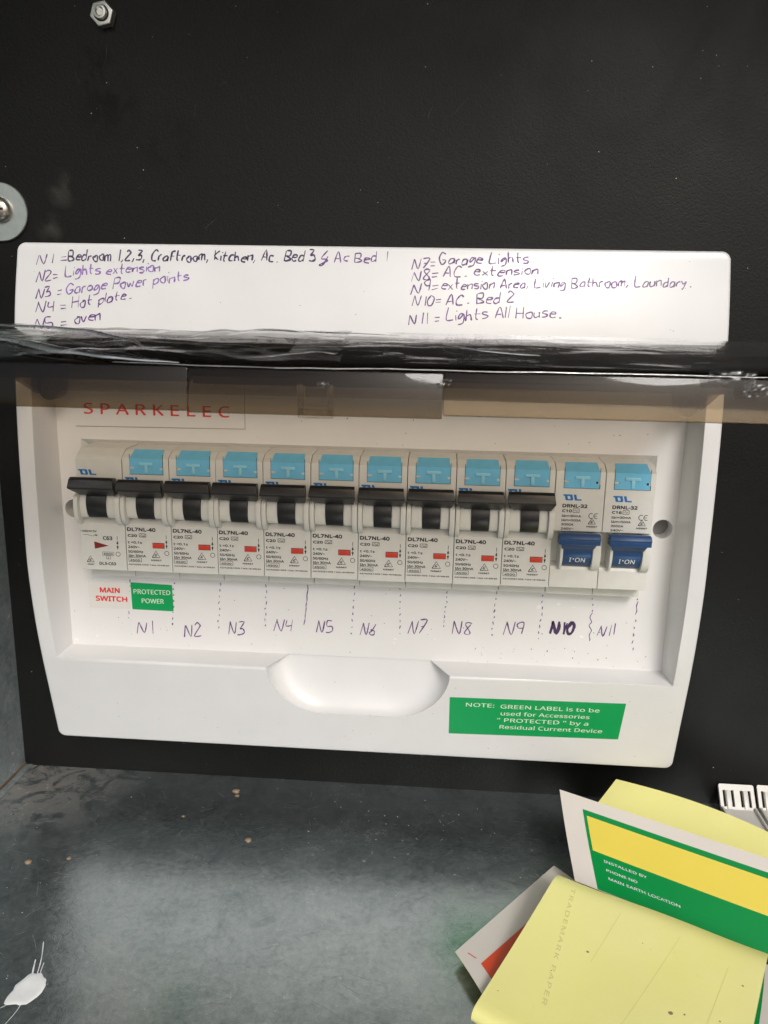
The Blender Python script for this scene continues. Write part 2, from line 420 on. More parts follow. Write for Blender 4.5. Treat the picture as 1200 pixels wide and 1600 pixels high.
gm = MB(); gm.poly([(-40000, -60000, -1100), (40000, -60000, -1100), (40000, 30000, -1100), (-40000, 30000, -1100)])  # unseen plane out front, added to darken what the lid rim reflects
M['ground'] = mat('concrete_ground', (.20, .19, .18), .9, var=.2, vs=3)
tag(gm.build('ground', M['ground'], origin=(0, 0, -OZ), smooth=False), kind='structure')

# ------------------------------------------------------------------ distribution board
CX, HW = 107.6, 129.56
PROF = [(-82, 14), (-60, 9), (-37, 3.9), (-20, 1), (0, -1), (18, -1), (40, -.6), (62, .6), (80, 2.6), (98, 5.2), (121.7, 11.2), (125, 12.5)]
def yprof(z):
    P = PROF
    if z <= P[0][0]: return P[0][1]
    for i in range(len(P)-1):
        if z <= P[i+1][0]:
            z1, y1 = P[i]; z2, y2 = P[i+1]
            m1 = ((y2-P[i-1][1])/(z2-P[i-1][0])) if i > 0 else (y2-y1)/(z2-z1)
            m2 = ((P[i+2][1]-y1)/(P[i+2][0]-z1)) if i < len(P)-2 else (y2-y1)/(z2-z1)
            h = z2-z1; t = (z-z1)/h
            return (2*t**3-3*t*t+1)*y1+(t**3-2*t*t+t)*h*m1+(-2*t**3+3*t*t)*y2+(t**3-t*t)*h*m2
    return P[-1][1]
board = thing('distribution_board', 'white plastic distribution board with open smoky lid mounted on black panel', 'switchboard', (CX, 42, -79))
ZT, ZB = 121.4, -79.0
OL, OR, OT, OB = -15.6, 231.0, 76.0, -39.4      # front opening
YP = 15.4                                       # level of the inner panel
SL, SR, SB = 71.0, 144.6, -61.0                 # finger scoop
def scoop_x(z):
    t = (OB-z)/(OB-SB); t = max(0, min(1, t)); e = (1-t**1.9)**(1/2.1)
    c = (SL+SR)/2; hw = (SR-SL)/2
    flat_ = 13.0
    return c-(flat_+(hw-flat_)*e), c+(flat_+(hw-flat_)*e)
rc = 2.2
def outer_x(z):
    d = 0
    if ZT-z < rc: q = rc-(ZT-z); d = rc-math.sqrt(max(0, rc*rc-q*q))
    if z-ZB < rc: q = rc-(z-ZB); d = rc-math.sqrt(max(0, rc*rc-q*q))
    return CX-HW+1+d, CX+HW-1-d
rows = set([ZT, ZB, OT, OB, SB])
z = ZB
while z < ZT: rows.add(round(z, 3)); z += 2.0
for k in range(7):
    a = k/6*math.pi/2; rows.add(ZT-rc+rc*math.sin(a)); rows.add(ZB+rc-rc*math.sin(a))
for k in range(1, 16):
    t = k/16; rows.add(SB+(OB-SB)*(1-math.sin(t*math.pi/2)))
rows = sorted(rows); rr = [rows[0]]
for z in rows[1:]:
    if z-rr[-1] > .02: rr.append(z)
rows = rr
cv = MB()
def spans(z, up):
    l, r = outer_x(z)
    if (z > OB or (z == OB and up)) and (z < OT or (z == OT and not up)): return [(l, OL), (OR, r)]
    if SB < z <= OB or (z == SB and up):
        if z == OB and up: pass
        a, b = scoop_x(z); return [(l, a), (b, r)]
    return [(l, r)]
for i in range(len(rows)-1):
    z0, z1 = rows[i], rows[i+1]
    s0 = spans(z0, True); s1 = spans(z1, False)
    if len(s0) != len(s1):
        mid = (SL+SR)/2
        if len(s0) == 1: s0 = [(s0[0][0], mid), (mid, s0[0][1])]
        else: s1 = [(s1[0][0], mid), (mid, s1[0][1])]
    for (a0, b0), (a1, b1) in zip(s0, s1):
        cv.poly([(a0, yprof(z0), z0), (b0, yprof(z0), z0), (b1, yprof(z1), z1), (a1, yprof(z1), z1)])
# outer edge: rounded lip then side going back to the panel
outl = []
for z in rows: outl.append((outer_x(z)[0], z))
for z in reversed(rows): outl.append((outer_x(z)[1], z))
oc = (CX, (ZT+ZB)/2)
def normal2(i):
    a = outl[i-1]; b = outl[(i+1) % len(outl)]; dx, dz = b[0]-a[0], b[1]-a[1]; l = math.hypot(dx, dz) or 1
    n = (-dz/l, dx/l)
    if n[0]*(outl[i][0]-oc[0])/HW+n[1]*(outl[i][1]-oc[1])/100 < 0: n = (-n[0], -n[1])
    return n
rings = [(0, 0), (.45, .12), (.8, .45), (1.0, 1.0), (1.05, 3.0)]
N = len(outl)
idx = []
for o_, dy in rings:
    idx.append([cv.V((outl[i][0]+normal2(i)[0]*o_, yprof(outl[i][1])+dy, outl[i][1]+normal2(i)[1]*o_)) for i in range(N)])
idx.append([cv.V((outl[i][0]+normal2(i)[0]*1.05, 41.98, outl[i][1]+normal2(i)[1]*1.05)) for i in range(N)])
for a, b in zip(idx, idx[1:]):
    for i in range(N):
        j = (i+1) % N; cv.F((a[i], a[j], b[j], b[i]))
# recess walls (tapered a little) with a small radius on the front edge
def wall_strip(pts_front, pts_back):
    rad = .5; prev = None
    for k in range(4):
        t = k/3*math.pi/2
        cur = []
        for (x, z), (xb, zb) in zip(pts_front, pts_back):
            yf = yprof(z); q = (rad*math.sin(t))
            dx, dz = xb-x, zb-z
            cur.append(cv.V((x+dx*.03*k, yf+rad*(1-math.cos(t)), z+dz*.03*k)) if k < 3 else cv.V((xb, YP+.6, zb)))
        if prev:
            for i in range(len(cur)-1): cv.F((prev[i], prev[i+1], cur[i+1], cur[i]))
        prev = cur
zr = [z for z in rows if OB <= z <= OT]
wall_strip([(OL, z) for z in zr], [(OL+2, max(OB+1.4, z)) for z in zr])
wall_strip([(OR, z) for z in zr], [(OR-2, max(OB+1.4, z)) for z in zr])
wall_strip([(OL, OT), (OR, OT)], [(OL+2, OT-.5), (OR-2, OT-.5)])
SI0, SI1 = 79.0, 136.5
wall_strip([(OL, OB), (SL, OB)], [(OL+2, OB+1.4), (SI0, OB+1.4)])
wall_strip([(SR, OB), (OR, OB)], [(SI1, OB+1.4), (OR-2, OB+1.4)])
cover = cv.build('cover', M['cover'], board, ang=40)
# scoop bowl
sb = MB()
outp = []
NS = 56
for k in range(NS+1):
    a = math.pi*k/NS; s_ = math.sin(a)
    # walk the outline left - bottom - right
    pass
left = []; K = 24
for k in range(K+1):
    zz = OB+(SB-OB)*math.sin(k/K*math.pi/2); left.append((scoop_x(zz)[0], zz))
right = [(SL+SR-x, zz) for x, zz in reversed(left)]
fl_ = [(left[-1][0]+(right[0][0]-left[-1][0])*k/6, SB) for k in range(1, 6)]
outp = left+fl_+right
inn = []
for k, (x, zz) in enumerate(outp):
    t = (x-SL)/(SR-SL); inn.append((SI0+(SI1-SI0)*t, OB+1.4))
prev = None; NV = 14
for j in range(NV+1):
    t = j/NV; cur = []
    for (xo, zo), (xi, zi) in zip(outp, inn):
        s_ = math.sin(t*math.pi/2)**.8; yb = YP+.4; yf = yprof(zo)+.02
        cur.append(sb.V((xi+(xo-xi)*s_, yb+(yf-yb)*(1-math.cos(t*math.pi/2)), zi+(zo-zi)*s_)))
    if prev:
        for i in range(len(cur)-1): sb.F((prev[i], prev[i+1], cur[i+1], cur[i]))
    prev = cur
sb.build('finger_scoop', M['cover'], cover, ang=60)

# inner panel with slot and two screw holes (filled polygon with holes)
def plate_with_holes(mb, outer, holes, y, depth, bridge=0):
    bm = bmesh.new(); es = []
    for lp in [outer]+holes:
        vs = [bm.verts.new((x, y, z)) for x, z in lp]
        for i in range(len(vs)): es.append(bm.edges.new((vs[i], vs[(i+1) % len(vs)])))
    bmesh.ops.triangle_fill(bm, use_beauty=True, use_dissolve=False, edges=es, normal=(0, -1, 0))
    bm.verts.index_update(); b = len(mb.v)
    for v in bm.verts: mb.v.append(tuple(v.co))
    for f in bm.faces: mb.F([b+v.index for v in f.verts])
    bm.free()
    for lp in ([outer]+holes if bridge else holes):
        n = len(lp)
        for i in range(n):
            p, q_ = lp[i], lp[(i+1) % n]
            mb.poly([(p[0], y, p[1]), (q_[0], y, q_[1]), (q_[0], y+depth, q_[1]), (p[0], y+depth, p[1])])
def circ(cx, cz, r, n=36): return [(cx+r*math.cos(2*math.pi*k/n), cz+r*math.sin(2*math.pi*k/n)) for k in range(n)]
pn = MB()
M['hole'] = mat('shadowed_grey_plastic', (.22, .215, .20), .6)  # shade of the hole's depth is put into this darker backing colour
slot = [(-4.4, 48.9), (219.6, 48.9), (219.6, -4.2), (-4.4, -4.2)]
plate_with_holes(pn, [(OL+1.9, OT), (OR-1.9, OT), (OR-1.9, OB+1.3), (OL+1.9, OB+1.3)], [slot, circ(CX-116.6, 20.5, 3.75), circ(CX+116.6, 20.5, 3.75)], YP, 7)
# chamfered top and sides of the slot
pn.poly([(-4.4, YP, 48.9), (219.6, YP, 48.9), (216, YP+5, 44.5), (-1, YP+5, 44.5)])
pn.poly([(-4.4, YP, 48.9), (-1, YP+5, 44.5), (-1, YP+5, -4.2), (-4.4, YP, -4.2)])
pn.poly([(219.6, YP, 48.9), (219.6, YP, -4.2), (216, YP+5, -4.2), (216, YP+5, 44.5)])
panel = pn.build('inner_panel', M['panel'], board, smooth=False)
for sx in (-1, 1):
    bk = MB(); bk.prism_y(circ(CX+sx*116.6, 20.5, 3.8, 24), YP+6.6, YP+7.6); bk.build('screw_recess', M['hole'], panel)
rl = MB(); rl.box(-8, 224, 24, 26, 2, 40); rl.build('mounting_rail', M['zinc'], board)

# stickers on the panel and the cover
def sticker(name, pts, y, m, label=None, par=None, th=.16):
    s = MB(); s.prism_y(pts, y-th, y-.005); o = s.build(name, m, par or panel, smooth=False)
    if label: o['label'] = label
    return o
spk = sticker('clear_sticker', [(-6, 72), (61.8, 72.5), (61.8, 54.6), (-6, 54.0)], YP, M['panel'], 'clear sticker reading SPARKELEC in red')
t = MB()
for a_, b_ in (((-6, 54.0), (61.8, 54.6)), ((61.8, 54.6), (61.8, 72))): ribbon(t, [a_, b_], .16, flat(YP-.19), taper=False)
t.build('grubby_edge', M['dust'], spk, smooth=False, weld=False)
t = MB(); add_text(t, 'SPARKELEC', -2.2, 59.0, 6.2, flat(YP-.2), width=58.0, space=1.35, bold=.0); t.build('red_lettering', M['inkr'], spk, smooth=False)
ms = sticker('main_switch_sticker', [(-5.3, -9.9), (12.1, -9.9), (12.2, -21.4), (-5.2, -21.6)], YP, M['wlabel'], 'white MAIN SWITCH sticker with red letters')
t = MB(); add_text(t, 'MAIN', 3.8, -14.6, 3.0, flat(YP-.2), width=8.2, align='CENTER', bold=.03); add_text(t, 'SWITCH', 4.3, -18.3, 3.0, flat(YP-.2), width=13.2, align='CENTER', bold=.03)
t.build('red_lettering', M['inkr'], ms, smooth=False)
pp = sticker('protected_power_sticker', [(12.7, -9.8), (30.1, -10.3), (30.3, -21.6), (13.0, -21.4)], YP, M['green'], 'green PROTECTED POWER sticker', th=.2)
t = MB(); add_text(t, 'PROTECTED', 21.6, -14.6, 2.9, flat(YP-.25), width=15.4, align='CENTER'); add_text(t, 'POWER', 21.8, -18.5, 2.9, flat(YP-.25), width=9.3, align='CENTER')
t.build('pale_lettering', M['gtext'], pp, smooth=False)
def onc(off): return lambda x, z: (x, yprof(z)-off, z)
# the green note follows the slope of the cover
nb = MB(); nz = 8
def note_pt(s_, t_, off):
    l = (145.0+.3*t_, -49.6-18.0*t_); r_ = (214.3-.8*t_, -48.6-17.6*t_)
    x = l[0]+(r_[0]-l[0])*s_; z = l[1]+(r_[1]-l[1])*s_; return (x, yprof(z)-off, z)
g = [[nb.V(note_pt(i/10, j/nz, .16)) for i in range(11)] for j in range(nz+1)]
g2 = [[nb.V(note_pt(i/10, j/nz, .01)) for i in range(11)] for j in range(nz+1)]
for j in range(nz):
    for i in range(10): nb.F((g[j][i], g[j][i+1], g[j+1][i+1], g[j+1][i]))
for j in range(nz):
    nb.F((g[j][0], g[j+1][0], g2[j+1][0], g2[j][0])); nb.F((g[j][10], g2[j][10], g2[j+1][10], g[j+1][10]))
for i in range(10):
    nb.F((g[0][i], g2[0][i], g2[0][i+1], g[0][i+1])); nb.F((g[nz][i], g[nz][i+1], g2[nz][i+1], g2[nz][i]))
note = nb.build('green_note_sticker', M['green'], cover, ang=60); note['label'] = 'green NOTE sticker about protected accessories'
t = MB(); f_ = onc(.22)
def sh(x, z): return f_(x, z+(x-180)*.009)
add_text(t, 'NOTE:', 151.6, -53.4, 2.7, sh, width=11.3)
add_text(t, 'GREEN LABEL is to be', 165.4, -53.6, 2.7, sh, width=39.0)
add_text(t, 'used for Accessories', 165.7, -57.0, 2.7, sh, width=35.2)
add_text(t, '" PROTECTED " by a', 164.5, -60.3, 2.7, sh, width=36.3)
add_text(t, 'Residual Current Device', 165.7, -63.7, 2.7, sh, width=41.0)
t.build('pale_lettering', M['gtext'], note, smooth=False)

# handwriting on the cover, one piece per line
LINES = [
 ('N1 =', (-14, 114.4), (-2.6, 115.3), 3.6, 'pen', .5), ('Bedroom 1,2,3, Craftroom, Kitchen, Ac. Bed 3', (-1.9, 116.0), (90, 116.9), 3.7, 'pend', .62), ('& Ac Bed 1', (92, 116.9), (116, 117.0), 3.5, 'pen', .5),
 ('N2=', (-13.7, 107.9), (-5.7, 109.3), 3.6, 'pen', .5), ('Lights extension', (-2.6, 110.5), (32.6, 112.6), 3.6, 'penl', .55),
 ('N3 =', (-13.6, 102.2), (-3.9, 103.2), 3.6, 'pen', .5), ('Garage Power points', (-2.0, 104.0), (43.7, 109.6), 3.7, 'penl', .55),
 ('N4 =', (-13.4, 97.0), (-2.0, 98.2), 3.6, 'pen', .5), ('Hot plate.', (0.2, 99.0), (22.5, 102.6), 3.6, 'pen', .5),
 ('N5 =', (-14, 90.9), (-1.7, 92.6), 3.4, 'pen', .5), ('oven', (1.4, 93.4), (11.1, 94.6), 4.2, 'pen', .52),
 ('N7=', (125.1, 114.8), (133.5, 115.6), 3.4, 'pen', .5), ('Garage Lights.', (134.9, 116.4), (168.7, 117.6), 3.6, 'pen', .52),
 ('N8=', (125.2, 110.4), (134.4, 111.7), 3.3, 'pen', .5), ('AC. extension', (136.6, 112.2), (170.0, 113.6), 3.2, 'pen', .52),
 ('N9=', (125.2, 105.9), (134.7, 107.6), 3.4, 'pen', .5), ('extension Area, Living Bathroom, Laundary.', (136.1, 107.9), (223.5, 110.2), 3.4, 'pen', .5),
 ('N10=', (125.6, 101.6), (135.8, 102.7), 3.2, 'pen', .5), ('AC. Bed 2', (137.9, 102.6), (162.0, 103.6), 3.4, 'pen', .52),
 ('N11 =', (124.6, 94.9), (135.6, 96.0), 3.6, 'pen', .5), ('Lights All House.', (138.1, 96.9), (178.8, 99.0), 3.9, 'pen', .48)]
for i, (s_, a, b, h, mk, wd) in enumerate(LINES):
    t = MB(); handwrite(t, s_, a, b, h, wd, onc(.06), i+3); t.build('handwriting', M[mk], cover, smooth=False, weld=False)
# circuit numbers and the dotted divider lines on the inner panel
NUM = [('N1', 14.3, -32.0, 21.0, 5.2), ('N2', 34.4, -32.2, 41.6, 5.2), ('N3', 53.1, -30.2, 59.6, 5.6), ('N4', 72.1, -28.4, 79.0, 4.6), ('N5', 89.6, -28.2, 96.2, 4.7), ('N6', 107.6, -28.3, 113.4, 4.7),
       ('N7', 127.1, -26.8, 133.9, 5.0), ('N8', 145.0, -26.4, 152.2, 5.4), ('N9', 165.8, -25.6, 173.0, 5.2), ('N10', 184.1, -24.0, 193.1, 4.4), ('N11', 202.8, -24.2, 209.4, 4.6)]
for i, (s_, x0, z0, x1, h) in enumerate(NUM):
    t = MB()
    if s_ == 'N10':
        for q in range(3): handwrite(t, s_, (x0+q*.15, z0), (x1, z0+.3), h, .95, flat(YP-.06-.01*q), 50+q)
        mk = 'pend'
    else: handwrite(t, s_, (x0, z0), (x1, z0+.4), h, .5, flat(YP-.06), 30+i); mk = 'pen'
    t.build('circuit_number', M[mk], panel, smooth=False, weld=False)
TK = [(12.3, 10.8, -9.2, -25.3, 0), (31, 29.7, -9.5, -27.2, 0), (50.2, 48.9, -9, -27.8, 0), (69.2, 68.4, -9, -26, 0), (86.5, 84.6, -7.8, -25, 1), (105, 104.2, -8, -27.9, 0), (123.8, 123.8, -8, -27, 0),
      (142.6, 141.3, -8.6, -22.9, 0), (162.1, 161, -7.9, -25.8, 0), (180.5, 179.9, -8.3, -26.5, 0), (199.9, 200.2, -8.8, -26.1, 2), (217.4, 217.1, -8.2, -29.1, 3)]
rnd = random.Random(5)
for i, (xa, xb, za, zb, kd) in enumerate(TK):
    t = MB()
    if kd == 1:
        ribbon(t, smooth_line([(xa+rnd.uniform(-.3, .3)+(xb-xa)*k/8, za+(zb-za)*k/8) for k in range(9)]), .38, flat(YP-.06))
    else:
        n = 8
        for k in range(n):
            if kd == 2 and 2 < k < 7: continue
            if kd == 3 and k in (1, 2): continue
            x = xa+(xb-xa)*k/(n-1)+rnd.uniform(-.3, .3); z = za+(zb-za)*k/(n-1); l = rnd.uniform(.3, 1.5)
            ribbon(t, [(x+rnd.uniform(-.3, .3), z+l/2), (x+rnd.uniform(-.1, .2), z), (x+rnd.uniform(-.3, .2), z-l/2)], .42, flat(YP-.06))
        if kd == 2: ribbon(t, smooth_line([(200.3, -14.5), (199.4, -16.5), (200.2, -18.5), (199.3, -20), (200.4, -22), (199.7, -24), (200.2, -26)]), .38, flat(YP-.06))
        if kd == 3: ribbon(t, smooth_line([(217.6, -9), (217.1, -11), (217.4, -13), (216.9, -14.6)]), .38, flat(YP-.06))
    t.build('divider_dots', M['pen'], panel, smooth=False, weld=False)
# dust and paint specks
def specks(name, m, par, pts, off=.04, fn=None):
    t = MB()
    for x, z, r in pts:
        n = 7; a0 = rnd.uniform(0, 6); b = len(t.v); ids = []
        for k in range(n):
            a = a0+6.283*k/n; q = r*rnd.uniform(.6, 1.2); ids.append(t.V(fn(x+q*math.cos(a)*1.3, z+q*math.sin(a))))
        t.F(ids)
    o = t.build(name, m, par, smooth=False, weld=False); o['kind'] = 'stuff'; return o
sp = [(rnd.uniform(-12, 228), rnd.uniform(-37, -8), rnd.uniform(.1, .22)) for _ in range(45)]+[(rnd.uniform(150, 226), rnd.uniform(-38, -30), rnd.uniform(.1, .24)) for _ in range(28)]+[(rnd.uniform(60, 228), rnd.uniform(50, 60), rnd.uniform(.1, .25)) for _ in range(14)]
specks('dark_specks', M['dust'], panel, sp, fn=flat(YP-.03))
sp = [(-11.8, -36, .75), (-3, -34, .5), (186.8, -11.5, .8), (179, -13, .9), (196.8, -25, .8), (122, -29.5, .6), (121.5, -31, .5), (0, -30, .3)]+[(rnd.uniform(-12, 228), rnd.uniform(-37, -8), rnd.uniform(.2, .4)) for _ in range(22)]
specks('white_paint_specks', M['dustw'], panel, sp, fn=flat(YP-.05))
sp = [(rnd.uniform(-20, 235), rnd.uniform(-76, -42), rnd.uniform(.08, .16)) for _ in range(40)]+[(rnd.uniform(-20, 235), rnd.uniform(94, 120), rnd.uniform(.08, .16)) for _ in range(25)]
specks('dark_specks', M['dust'], cover, sp, fn=onc(.04))

sp = [(rnd.uniform(-50, 300), rnd.uniform(-108, 250), rnd.uniform(.05, .16)) for _ in range(170)]
specks('pale_dust', M['dustw'], back, sp, fn=flat(41.96))
t = MB()
for _ in range(16):
    x, z = rnd.uniform(-40, 290), rnd.uniform(130, 215); a = rnd.uniform(0, 3.14); l = rnd.uniform(2, 8)
    ribbon(t, smooth_line([(x+l*k/4*math.cos(a)+.5*rnd.random(), z+l*k/4*math.sin(a)+.5*rnd.random()) for k in range(5)], 2), .07, flat(41.96))
o = t.build('fine_scratches', M['dust'], back, smooth=False, weld=False); o['kind'] = 'stuff'

# ------------------------------------------------------------------ smoky lid, swung open towards the viewer
LX0, LX1 = -14.8, 230.2
LP = [(8.5, 69.0), (5.5, 74.2), (1, 78.2), (-6, 82.2), (-16, 86.0), (-30, 89.3), (-45, 91.0), (-58, 91.4), (-72, 90.6), (-84, 88.8), (-95, 86.4), (-101, 85.0), (-104.0, 83.6), (-105.2, 81.8), (-105.8, 78), (-106.4, 71.8)]
def lid_sheet(mb, pts, th, x0, x1, nx, wob=0):
    n = len(pts); top = []; bot = []
    nor = []
    for i in range(n):
        a = pts[max(i-1, 0)]; b = pts[min(i+1, n-1)]; dy, dz = b[0]-a[0], b[1]-a[1]; l = math.hypot(dy, dz); nor.append((dz/l, -dy/l))
    for k in range(nx+1):
        x = x0+(x1-x0)*k/nx
        def W(p, i): return wob*noise.noise(Vector((x*.03, p[0]*.035, 1.7)))+wob*.4*noise.noise(Vector((x*.09, p[0]*.08, 5)))
        top.append([mb.V((x, p[0], p[1]+(W(p, i) if 1 < i < n-4 else 0))) for i, p in enumerate(pts)])
        bot.append([mb.V((x, p[0]+nor[i][0]*th, p[1]+nor[i][1]*-1*-th if False else p[1]-abs(nor[i][1])*th+(W(p, i) if 1 < i < n-4 else 0))) for i, p in enumerate(pts)])
    for k in range(nx):
        for i in range(n-1):
            mb.F((top[k][i], top[k+1][i], top[k+1][i+1], top[k][i+1])); mb.F((bot[k][i], bot[k][i+1], bot[k+1][i+1], bot[k+1][i]))
        mb.F((top[k][0], bot[k][0], bot[k+1][0], top[k+1][0])); mb.F((top[k][-1], top[k+1][-1], bot[k+1][-1], bot[k][-1]))
    for k in (0, nx):
        for i in range(n-1): mb.F((top[k][i], top[k][i+1], bot[k][i+1], bot[k][i]))
# dense profile
dense = smooth_line(LP, 3)
# the sheet and the front flange share one moulding, the flange is a second part
cut = next(i for i, p in enumerate(dense) if p[1] < 84.2 and p[0] < -100)
ci = next(i for i, p in enumerate(dense) if p[0] < -74)
ld = MB(); lid_sheet(ld, dense[:ci+1], 2.0, LX0, LX1, 80, .55)
lid = ld.build('smoky_lid', M['lid'], board, ang=50)
ld = MB(); lid_sheet(ld, dense[ci:cut+1], 2.2, LX0, LX1, 80, .4); ld.build('front_curve', M['lidf'], lid, ang=50)
for pts, wd_ in (([(10, -66, 92.6), (28, -72, 92.4), (45, -80, 91.6), (60, -90, 89.6), (66, -97, 87.6)], 1.5), ([(12, -84, 90.6), (30, -90, 89.3), (44, -97, 87.6), (58, -101.5, 86.3), (76, -103.5, 84.9)], 2.3),
                 ([(84, -62, 92.6), (95, -66, 92.5), (108, -71, 92.2), (126, -74, 91.8)], .8), ([(137, -86, 90.1), (146, -92, 88.9), (160, -95, 88.0)], .6), ([(60, -103.6, 84.6), (100, -104.6, 84.3), (150, -104.6, 84.5), (225, -104.3, 84.6)], .35)):  # ridges added on the film, extra reflective, to put in its bright glints
    tf = MB(); sp_ = []
    for a, b in zip(pts, pts[1:]):
        for k in range(8): sp_.append(Vector(a).lerp(Vector(b), k/8))
    sp_.append(Vector(pts[-1])); prev = None; nn = len(sp_)
    for i, p in enumerate(sp_):
        u = i/(nn-1); ww = wd_*(math.sin(math.pi*min(1, .12+u*.86))**.7)*(1+.35*noise.noise(p*.12)); cur = []
        p = p+Vector((0, .9*noise.noise(p*.05), .25*noise.noise(p*.11)))
        for k in range(7):
            a = R(-20+k*33); cur.append(tf.V((p.x, p.y-ww*.9*math.cos(a), p.z-.35*ww+ww*.42*math.sin(a))))
        if prev:
            for k in range(6): tf.F((prev[k], prev[k+1], cur[k+1], cur[k]))
        prev = cur
    tf.build('film_fold', M['fold'], lid, ang=80)
fr_ = MB()
def flange(mb, x0, x1, y0, y1, zt, zb, th, nx=6):
    """drafted upright strip: thin at the bottom, thicker at the top"""
    mb.prism_x([(y0, zt), (y1, zb), (y1+th*.7, zb), (y0+th, zt)], x0, x1)
flange(fr_, LX0, 78.0, -104.3, -106.2, 83.9, 73.8, 2.1)
fr_.build('front_flange', M['rim'], lid, bevel=.25)
fr_ = MB(); flange(fr_, 137.6, LX1, -104.3, -106.2, 83.9, 74.2, 2.1); fr_.build('front_flange', M['rim'], lid, bevel=.25)
hd = MB(); flange(hd, 78.2, 137.4, -104.45, -106.6, 83.7, 73.5, 2.1)
hd.build('pull_handle', M['rim'], lid, bevel=.3)
for x0, x1, zb in ((LX0+2.1, 78.0, 80.2), (78.3, 137.3, 79.8), (137.6, LX1-2.1, 80.2)):  # added strips; their dark tint stands in for the dimness through the flange top
    rb = MB(); rb.prism_x([(-101.6, 83.2), (-101.8, zb), (-99.0, zb+.6), (-98.6, 84.0)], x0, x1); rb.build('stiffening_rib', M['rib'], lid, bevel=.3)
for (xa, xb, za, sd) in ((195.5, 205.5, 83.2, 1), (203, 208.5, 80.4, 2), (136.6, 139.2, 81.2, 3), (108.6, 111.6, 79.8, 4)):  # crumpled tape at right; the two narrow bits stand in for nick highlights
    sc_ = MB(); nn = 12; g_ = []
    for i in range(nn+1):
        g_.append([])
        for j in range(7):
            x = xa+(xb-xa)*i/nn; zz = za+(2.6 if xb-xa > 4 else 1.5)*j/6
            g_[-1].append(sc_.V((x+.5*noise.noise(Vector((i*.9, j*.9, sd))), -106.6-1.1*abs(noise.noise(Vector((i*.7, j*.8, sd+7))))-.2, zz+.5*noise.noise(Vector((i*.8, j*.3, sd+3))))))
    for i in range(nn):
        for j in range(6): sc_.F((g_[i][j], g_[i+1][j], g_[i+1][j+1], g_[i][j+1]))
    sc_.build('tape_scrap', M['scrap'], lid, smooth=False)
cl = MB()
cl.box(103.6, 105.0, -103.8, -100.5, 73.4, 80.4); cl.box(110.6, 112.0, -103.8, -100.5, 73.4, 80.4); cl.box(103.6, 112.0, -103.8, -100.8, 72.6, 74.6); cl.box(104.8, 110.8, -104.2, -103.5, 75.2, 76.2)
cl.build('latch_clip', M['clip'], lid, bevel=.5)
for x0, x1 in ((LX0, LX0+2), (LX1-2, LX1)):
    sf = MB(); prof = [(p[0], p[1]-1.2) for p in dense[4:cut+1]]; prof = prof+[(-103, 76), (-80, 79.5), (-50, 81), (-20, 77), (3, 67.5)]
    sf.prism_x(prof, x0, x1); sf.build('side_flange', M['rim'], lid, smooth=False)
for x0 in (LX0+.2, LX1-9.2):
    hp = MB()
    pts = [(x0+4.5+4.3*math.cos(a)*(1 if math.sin(a) < 0 else 1), 70.5+(7 if math.sin(a) > 0 else 5.6)*math.sin(a)) for a in [2*math.pi*k/24 for k in range(24)]]
    hp.prism_y(pts, 3.2, 11.5); o = hp.build('hinge_lug', M['rim'], lid, bevel=.6)
# wrinkled protective film half peeled off the lid's top
def film(x0, x1, y0, y1, seed, amp, edge):
    f = MB(); nx, ny = 90, 26; g = []
    for i in range(nx+1):
        rw = []
        for j in range(ny+1):
            s_, t_ = i/nx, j/ny
            x = x0+(x1-x0)*s_; yy0 = y0+edge*noise.noise(Vector((s_*4, seed, 0))); yy0 = max(yy0, -103.6); yy = yy0+(y1-yy0)*t_
            zt = None
            for a, b in zip(dense, dense[1:]):
                if b[0] <= yy <= a[0]:
                    zt = a[1]+(b[1]-a[1])*(yy-a[0])/((b[0]-a[0]) or 1); break
            if zt is None: zt = 84
            bump = amp*max(0, noise.noise(Vector((x*.035+seed, yy*.09, seed)))+.3*noise.noise(Vector((x*.14, yy*.25, seed)))+.12)
            bump += amp*.9*math.exp(-((yy-yy0)/3.5)**2)*(.5+.5*math.sin(x*.12+seed))
            rw.append(f.V((x, yy, zt+.75+bump)))
        g.append(rw)
    for i in range(nx):
        for j in range(ny): f.F((g[i][j], g[i+1][j], g[i+1][j+1], g[i][j+1]))
    return f.build('protective_film', M['film'], lid, ang=60)
film(-14, 112, -103.5, -64, 1.3, 2.0, 12)
film(100, 229, -103.5, -62, 4.1, .7, 8)

# ------------------------------------------------------------------ circuit breakers
def logo(mb, x, z, w_, h, fn, mi=0):
    """slanted DL lettering"""
    k = .12*w_
    def q(pts): mb.poly([fn(x+px*w_-pz*k*.0+(1-pz)*0+px*0+(-.0)+(.10*w_*(1-pz)), z+pz*h) for px, pz in pts], mi)
    q([(0, 1), (0, .74), (.56, .74), (.56, 1)])            # top bar of the D
    q([(.08, .74), (.08, 0), (.24, 0), (.24, .74)])        # stem
    q([(.24, .22), (.24, 0), (.50, 0), (.56, .22)]); q([(.40, .74), (.40, .22), (.56, .22), (.56, .74)])
    q([(.64, 1), (.64, 0), (.80, 0), (.80, 1)]); q([(.80, .24), (.80, 0), (1.06, 0), (1.06, .24)])
def stroke(mb, pts, wd, fn, sm=False): ribbon(mb, smooth_line(pts) if sm else pts, wd, fn, taper=False)
def rect_line(mb, x0, z0, x1, z1, wd, fn):
    stroke(mb, [(x0, z0), (x1, z0)], wd, fn); stroke(mb, [(x0, z1), (x1, z1)], wd, fn); stroke(mb, [(x0, z0), (x0, z1)], wd, fn); stroke(mb, [(x1, z0), (x1, z1)], wd, fn)
